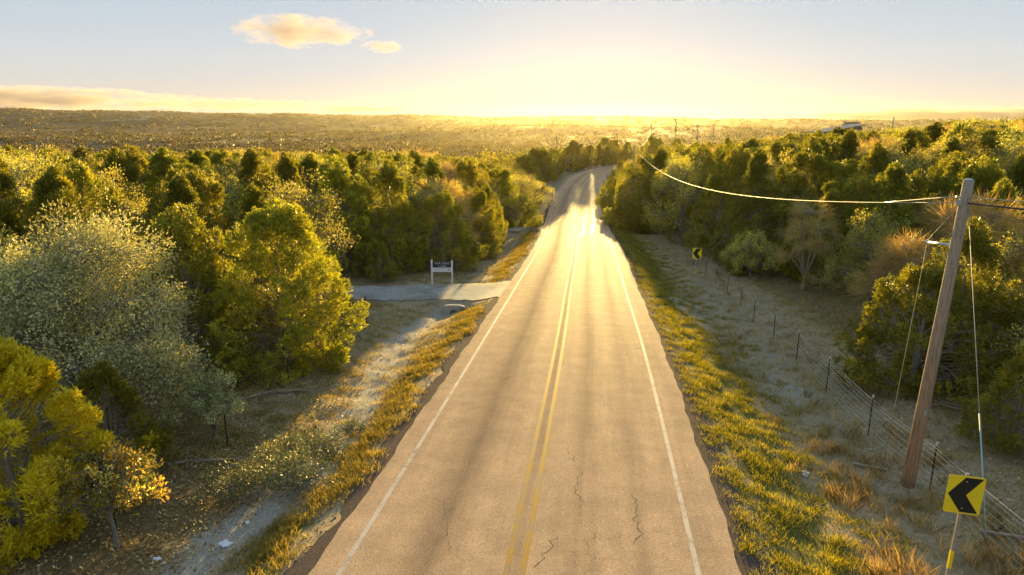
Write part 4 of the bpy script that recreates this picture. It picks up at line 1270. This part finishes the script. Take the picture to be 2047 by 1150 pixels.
def text_mesh(name, body, size, mat, parent, loc, extr=0.002):
    cu = bpy.data.curves.new(name, 'FONT')
    cu.body = body; cu.size = size; cu.align_x = 'CENTER'; cu.align_y = 'CENTER'; cu.extrude = extr
    cu.space_character = 1.15
    tmp = bpy.data.objects.new(name, cu); col.objects.link(tmp)
    dg = bpy.context.evaluated_depsgraph_get()
    me = bpy.data.meshes.new_from_object(tmp.evaluated_get(dg))
    bpy.data.objects.remove(tmp, do_unlink=True)
    me.materials.clear(); me.materials.append(mat)
    o = link(bpy.data.objects.new(name, me), parent)
    o.location = loc; o.rotation_euler = (math.pi / 2, 0, 0)
    return o
SX, SY = -4.8, 46.9
sz0 = tz(SX, SY)
sale = empty("for_sale_sign", (SX, SY, sz0))
tag(sale, "white framed for sale sign on two posts beside the gravel driveway", "sign")
for q in (-0.69, 0.69):
    z0_ = tz(SX + q, SY) - sz0
    p = MB().box((q, 0, 0.86 + z0_ / 2), (0.115, 0.115, 1.72 + abs(z0_) + 0.2)).build("post", white_m, sale, bevel=0.01)
    MB().add([(q - 0.07, -0.07, 1.83), (q + 0.07, -0.07, 1.83), (q + 0.07, 0.07, 1.83), (q - 0.07, 0.07, 1.83), (q, 0, 1.89)], [(3, 2, 1, 0), (0, 1, 4), (1, 2, 4), (2, 3, 4), (3, 0, 4)]).build("cap", white_m, p)
dp = MB().box((0, -0.01, 1.595), (1.262, 0.04, 0.40)).build("headline_panel", dark_m, sale)
wp = MB().box((0, -0.014, 1.235), (1.262, 0.04, 0.312)).build("lower_panel", white_m, sale)
text_mesh("lettering", "FOR SALE", 0.205, white_m, dp, (0, -0.033, 1.68))
text_mesh("lettering", "2 ACRES", 0.135, white_m, dp, (0.02, -0.033, 1.49))
MB().box((-0.16, -0.036, 1.315), (0.75, 0.003, 0.022)).build("small_print", grey_ink, wp)
MB().box((-0.32, -0.036, 1.215), (0.42, 0.003, 0.026)).build("small_print", grey_ink, wp)
MB().box((0.47, -0.036, 1.285), (0.13, 0.003, 0.07)).box((0.47, -0.036, 1.165), (0.20, 0.003, 0.03)).build("logo_block", green_ink, wp)

x, y = -5.95, 47.6
st = MB().box((x, y, tz(x, y) + 0.28), (0.045, 0.02, 0.75)).add([(x - 0.0225, y - 0.01, tz(x, y) + 0.655), (x + 0.0225, y - 0.01, tz(x, y) + 0.655), (x + 0.0225, y + 0.01, tz(x, y) + 0.655), (x - 0.0225, y + 0.01, tz(x, y) + 0.655), (x, y, tz(x, y) + 0.70)], [(0, 1, 4), (1, 2, 4), (2, 3, 4), (3, 0, 4)]).build("survey_stake", red_m)
tag(st, "thin faded red survey stake just left of the for sale sign", "stake")

# culvert headwall
HX, HY = -3.35, 38.95
zt_ = float(np.interp(43.2, RD[:, 1], RD[:, 2])) - 0.16
zb_ = zt_ - 0.56
cul = empty("culvert", (HX, HY, zb_))
tag(cul, "pale concrete culvert headwall with a round pipe under the gravel driveway", "culvert")
hh = zt_ - zb_ + 0.05
m = MB()
n = 16; R_ = 0.24; cz_ = 0.10
outer = [(0.75 * (1 if math.cos(a) > 0 else -1), 0) for a in []]
ring = [(R_ * math.cos(math.pi * i / n), cz_ + R_ * math.sin(math.pi * i / n)) for i in range(n + 1)]
outl = [(R_ , -0.5), (0.75, -0.5), (0.72, hh * 0.55), (0.42, hh), (-0.42, hh), (-0.72, hh * 0.55), (-0.75, -0.5), (-R_, -0.5)]
poly = outl + ring[::-1]
# split the arch wall into convex quads on each side
top = [(0.75, -0.5), (0.75, hh * 0.6), (0.5, hh), (0.0, hh), (-0.5, hh), (-0.75, hh * 0.6), (-0.75, -0.5)]
def arch_pt(t): return (R_ * math.cos(math.pi * t), cz_ + R_ * math.sin(math.pi * t)) if 0 <= t <= 1 else None
tt = np.linspace(0, 1, 13)
op = []
cum = np.cumsum([0] + [math.hypot(top[i + 1][0] - top[i][0], top[i + 1][1] - top[i][1]) for i in range(len(top) - 1)]); cum /= cum[-1]
for t in tt: op.append((np.interp(t, cum, [p[0] for p in top]), np.interp(t, cum, [p[1] for p in top])))
for i in range(12):
    a, b = arch_pt(tt[i]), arch_pt(tt[i + 1])
    m.prism([op[i], op[i + 1], b, a], -0.10, 0.10)
m.build("headwall", concrete_m, cul)
pm = []
for i in range(14):
    a0, a1 = 2 * math.pi * i / 14, 2 * math.pi * (i + 1) / 14
    pm.append((a0, a1))
mp = MB()
for a0, a1 in pm:
    v = [((R_ + 0.01) * math.cos(a), yy, cz_ + (R_ + 0.01) * math.sin(a)) for yy in (0.105, 1.1) for a in (a0, a1)]
    mp.add(v, [(0, 1, 3, 2)])
mp.build("pipe", hole_m, cul)
cul.rotation_euler = (0, 0, math.radians(-3))

# ------------------------------------------------------------------ fallen things and litter
def fallen_branch(x, y, ang, ln, seed, label, mat=twig2_m, r0=0.035):
    rgb = np.random.default_rng(seed)
    m = MB()
    d = np.array([math.cos(ang), math.sin(ang)])
    pts = []
    for t in np.linspace(0, 1, 7):
        q = np.array([x, y]) + d * ln * t + rgb.normal(0, 0.06, 2)
        pts.append((q[0], q[1], tz(*q) + 0.06 + 0.25 * t * (1 - t) * ln * 0.4))
    m.tube(pts, np.linspace(r0, 0.008, 7), 6)
    for k in range(16):
        i = rgb.integers(1, 6); p = np.array(pts[i])
        e = p + np.array([*(d * rgb.uniform(0.1, 0.8) + rgb.normal(0, 0.6, 2)), rgb.uniform(0.0, 0.4)])
        e[2] = max(e[2], tz(e[0], e[1]) + 0.02)
        m.tube(curve_pts(p, e, rgb, 4, 0.1), np.linspace(0.012, 0.004, 4), 4)
    return tag(m.build("fallen_branch", mat), label, "branch")
fallen_branch(-9.6, 22.2, 0.75, 3.0, 1, "grey brown fallen branch under the broad juniper, left of the gravel ditch")
fallen_branch(-8.6, 23.4, 0.35, 2.2, 2, "smaller fallen branch lying nearer the gravel ditch, under the broad juniper")
fallen_branch(16.0, 21.2, 2.6, 2.4, 3, "pale dead branch on the ground behind the leaning utility pole")
fallen_branch(-9.4, 17.6, 0.2, 2.4, 5, "tangled dead branch between the sun painted juniper and rounded shrub")

q0, q1 = np.array([10.5, 13.95, 0]), np.array([13.2, 12.75, 0])
q0[2] = tz(q0[0], q0[1]) + 0.22; q1[2] = tz(q1[0], q1[1]) + 0.30
tag(tube_obj("fallen_rail", [q0 + (q1 - q0) * t for t in np.linspace(0, 1, 6)], np.linspace(0.035, 0.05, 6), wood_m, None, 8), "weathered fallen rail lying behind the nearest chevron sign", "rail")
bx0, bx1 = np.array([9.45, 17.75]), np.array([10.2, 17.35])
mid = (bx0 + bx1) / 2; ang = math.atan2(bx1[1] - bx0[1], bx1[0] - bx0[0])
Rz = np.array(Matrix.Rotation(ang, 3, 'Z'))
tag(MB().box((mid[0], mid[1], tz(*mid) + 0.06), (0.85, 0.10, 0.035), Rz).build("board", wood_m, bevel=0.004), "short grey board on the ground left of the leaning pole's foot", "board")

def crumple(name, px, py, zg, size, mat, label, cat, seed):
    x, y = on_plane(px, py, zg)
    bm = bmesh.new(); bmesh.ops.create_icosphere(bm, subdivisions=2, radius=1.0)
    rgc = np.random.default_rng(seed)
    for v in bm.verts:
        k = rgc.uniform(0.55, 1.15)
        v.co = Vector((v.co.x * size[0] * k, v.co.y * size[1] * k, v.co.z * size[2] * k))
    me = bpy.data.meshes.new(name); bm.to_mesh(me); bm.free(); me.materials.append(mat)
    o = link(bpy.data.objects.new(name, me)); o.location = (x, y, tz(x, y) + size[2] * 0.6)
    return tag(o, label, cat)
crumple("litter_bag", 450, 1083, -0.75, (0.17, 0.12, 0.07), litterwhite_m, "larger crumpled white plastic bag on the leaf litter, lower left", "litter", 1)
crumple("litter_bag", 312, 1109, -0.7, (0.11, 0.05, 0.03), litterwhite_m, "small flattened white litter scrap left of the larger bag", "litter", 2)
crumple("litter_bag", 495, 1040, -0.75, (0.07, 0.05, 0.04), litterwhite_m, "tiny white scrap beside the bramble at lower left", "litter", 3)
crumple("limestone_rock", 1611, 937, -0.75, (0.11, 0.09, 0.10), stone_m, "pale limestone rock on bare ground left of the leaning pole", "rock", 4)
crumple("limestone_rock", 1550, 762, -1.4, (0.10, 0.08, 0.06), stone_m, "pale rock beside the tan dry grass on the right verge", "rock", 5)

# ------------------------------------------------------------------ far buildings and mast
def shed(px0, px1, ytop, slope, d, label, roofmat, name="house"):
    k0, k1 = pix(px0, ytop), pix(px1, ytop)
    x0, x1 = k0[0] / k0[1] * d, k1[0] / k1[1] * d
    w = x1 - x0; zt2 = CAM_H + k1[2] / k1[1] * d
    g = tz((x0 + x1) / 2, d)
    hgt = zt2 - g
    e = empty(name, ((x0 + x1) / 2, d, g)); dep = w * 0.8
    lowz = hgt - slope * w
    v = [(-w / 2, -dep / 2, -0.5), (w / 2, -dep / 2, -0.5), (w / 2, dep / 2, -0.5), (-w / 2, dep / 2, -0.5),
         (-w / 2 + 0.3, -dep / 2 + 0.3, lowz - 0.25), (w / 2 - 0.3, -dep / 2 + 0.3, hgt - 0.3), (w / 2 - 0.3, dep / 2 - 0.3, hgt - 0.3), (-w / 2 + 0.3, dep / 2 - 0.3, lowz - 0.25)]
    MB().add(v, [(0, 3, 2, 1), (4, 5, 6, 7), (0, 1, 5, 4), (1, 2, 6, 5), (2, 3, 7, 6), (3, 0, 4, 7)]).build("wall", wall_m, e)
    a = math.atan2(slope * w, w)
    rot = np.array(Matrix.Rotation(-a, 3, 'Y'))
    MB().box((0, 0, (hgt + lowz) / 2), (w * 1.12 / math.cos(a), dep * 1.12, 0.16), rot).build("roof", roofmat, e)
    for q in (-0.22, 0.22):
        MB().box((w * q, -dep / 2 - 0.02, lowz * 0.5), (w * 0.12, 0.08, 1.0)).build("window", glass_m, e)
    return tag(e, label, name)
shed(1632, 1712, 250, 0.17, 175, "house with a dark sloping metal roof above the right woods", roof_m)
shed(1690, 1716, 243, 0.0, 520, "small pale roofed barn far behind the dark roofed house", roofpale_m, "barn")
shed(1050, 1076, 305, 0.06, 250, "low pale roofed house among trees left of the bend", roofpale_m)

mast = empty("radio_mast", (0, 0, 0))
k = pix(1500, 214); D_ = 3000.0
mx_, mz_ = k[0] / k[1] * D_, CAM_H + k[2] / k[1] * D_
g = tz(mx_, D_); mast.location = (mx_, D_, g)
m = MB()
H_ = mz_ - g
for a in (0, 2.09, 4.19):
    m.tube([(1.2 * math.cos(a), 1.2 * math.sin(a), 0), (0.9 * math.cos(a), 0.9 * math.sin(a), H_)], 0.28, 5)
m.build("mast_leg", steel_m, mast)
m = MB()
for i in range(14):
    a0, a1 = 2.09 * (i % 3), 2.09 * ((i + 1) % 3)
    m.tube([(1.05 * math.cos(a0), 1.05 * math.sin(a0), H_ * i / 14), (1.05 * math.cos(a1), 1.05 * math.sin(a1), H_ * (i + 1) / 14)], 0.15, 4)
m.build("lattice_bracing", steel_m, mast)
MB().box((0, 0, H_ - 3), (4, 0.8, 2.4)).build("antenna_array", steel_m, mast)
tag(mast, "thin lattice radio mast on the far horizon, right of the sun's glow", "radio mast")

# ------------------------------------------------------------------ haze and clouds
zmin = float(GZ.min()) - 1.0
hz = MB().box((0, 2290, (zmin + 58) / 2), (8800, 5300, 58 - zmin)).build("haze", ground_m)
hz.data.materials.clear()
hm = bpy.data.materials.new("air_haze"); hm.use_nodes = True
nt = hm.node_tree; nt.nodes.remove(nt.nodes["Principled BSDF"])
pv = nt.nodes.new("ShaderNodeVolumePrincipled")
pv.inputs["Color"].default_value = (0.98, 0.87, 0.60, 1)
pv.inputs["Density"].default_value = 0.000015
pv.inputs["Anisotropy"].default_value = 0.74
nt.links.new(pv.outputs[0], nt.nodes["Material Output"].inputs["Volume"])
hz.data.materials.append(hm)
tag(hz, kind="stuff")

def cloud(px0, px1, py0, py1, dist, depth, dens, nscale, seed, label, taper=0.0, thr=0.42, aniso=0.05):
    k = pix((px0 + px1) / 2, (py0 + py1) / 2); k = k / k[1] * dist
    az = math.atan2(k[0], k[1])
    w = (px1 - px0) / FPX * dist / 2 * 1.0; h = (py1 - py0) / FPX * dist / 2
    bm = bmesh.new(); bmesh.ops.create_icosphere(bm, subdivisions=4, radius=1.0)
    me = bpy.data.meshes.new("cloud"); bm.to_mesh(me); bm.free()
    o = link(bpy.data.objects.new("cloud", me))
    o.location = (k[0], k[1], CAM_H + k[2]); o.scale = (w, depth / 2, h); o.rotation_euler = (0, 0, -az)
    cm = bpy.data.materials.new("cloud_vapour"); cm.use_nodes = True
    nt = cm.node_tree; nt.nodes.remove(nt.nodes["Principled BSDF"])
    pv = nt.nodes.new("ShaderNodeVolumePrincipled")
    pv.inputs["Color"].default_value = (0.97, 0.80, 0.64, 1); pv.inputs["Anisotropy"].default_value = aniso  # orange of the low sun painted into the vapour colour
    tc = N(nt, "ShaderNodeTexCoord").outputs["Object"]
    mp = N(nt, "ShaderNodeMapping"); mp.inputs["Scale"].default_value = nscale; mp.inputs["Location"].default_value = (seed * 3.7, seed * 1.3, seed * 2.1)
    nt.links.new(tc, mp.inputs[0])
    nf = noise(nt, 1.0, 8, 0.68, mp.outputs[0])
    ln = N(nt, "ShaderNodeVectorMath", operation='LENGTH'); nt.links.new(tc, ln.inputs[0])
    edge = math_(nt, 'SUBTRACT', 1.0, ln.outputs["Value"])
    f = math_(nt, 'ADD', math_(nt, 'MULTIPLY', edge, 0.95), math_(nt, 'MULTIPLY', math_(nt, 'SUBTRACT', nf, 0.5), 3.6))
    f = math_(nt, 'SUBTRACT', f, thr - 0.25)
    nt.links.new(math_(nt, 'MULTIPLY', math_(nt, 'MULTIPLY', f, 3.0, clamp=True), dens), pv.inputs["Density"])
    nt.links.new(pv.outputs[0], nt.nodes["Material Output"].inputs["Volume"])
    me.materials.append(cm)
    return tag(o, label, "cloud", "evening clouds")
cloud(450, 738, 32, 96, 6000, 600, 0.0035, (2.6, 1.4, 1.5), 1.0, "largest golden cloud high in the left part of the sky")
cloud(722, 804, 80, 106, 6000, 250, 0.005, (1.6, 1.2, 1.1), 2.0, "small detached golden cloud right of the largest one")
cloud(-420, 400, 170, 224, 12000, 1600, 0.0018, (5, 1.5, 1.3), 3.0, "long grey orange cloud bank low at the left edge", thr=0.36)
cloud(200, 680, 196, 222, 12500, 900, 0.0018, (6, 1.5, 1.2), 4.0, "thin tapering right end of the low left cloud bank", thr=0.40)
cloud(600, 850, 212, 224, 13000, 700, 0.005, (4, 1.5, 1.0), 5.0, "faint thin cloud streak just above the hills, left of the sun", thr=0.40)
cloud(1560, 2300, 216, 246, 15000, 1500, 0.004, (7, 1.5, 1.2), 6.0, "low peach cloud bank on the horizon at right", thr=0.34)
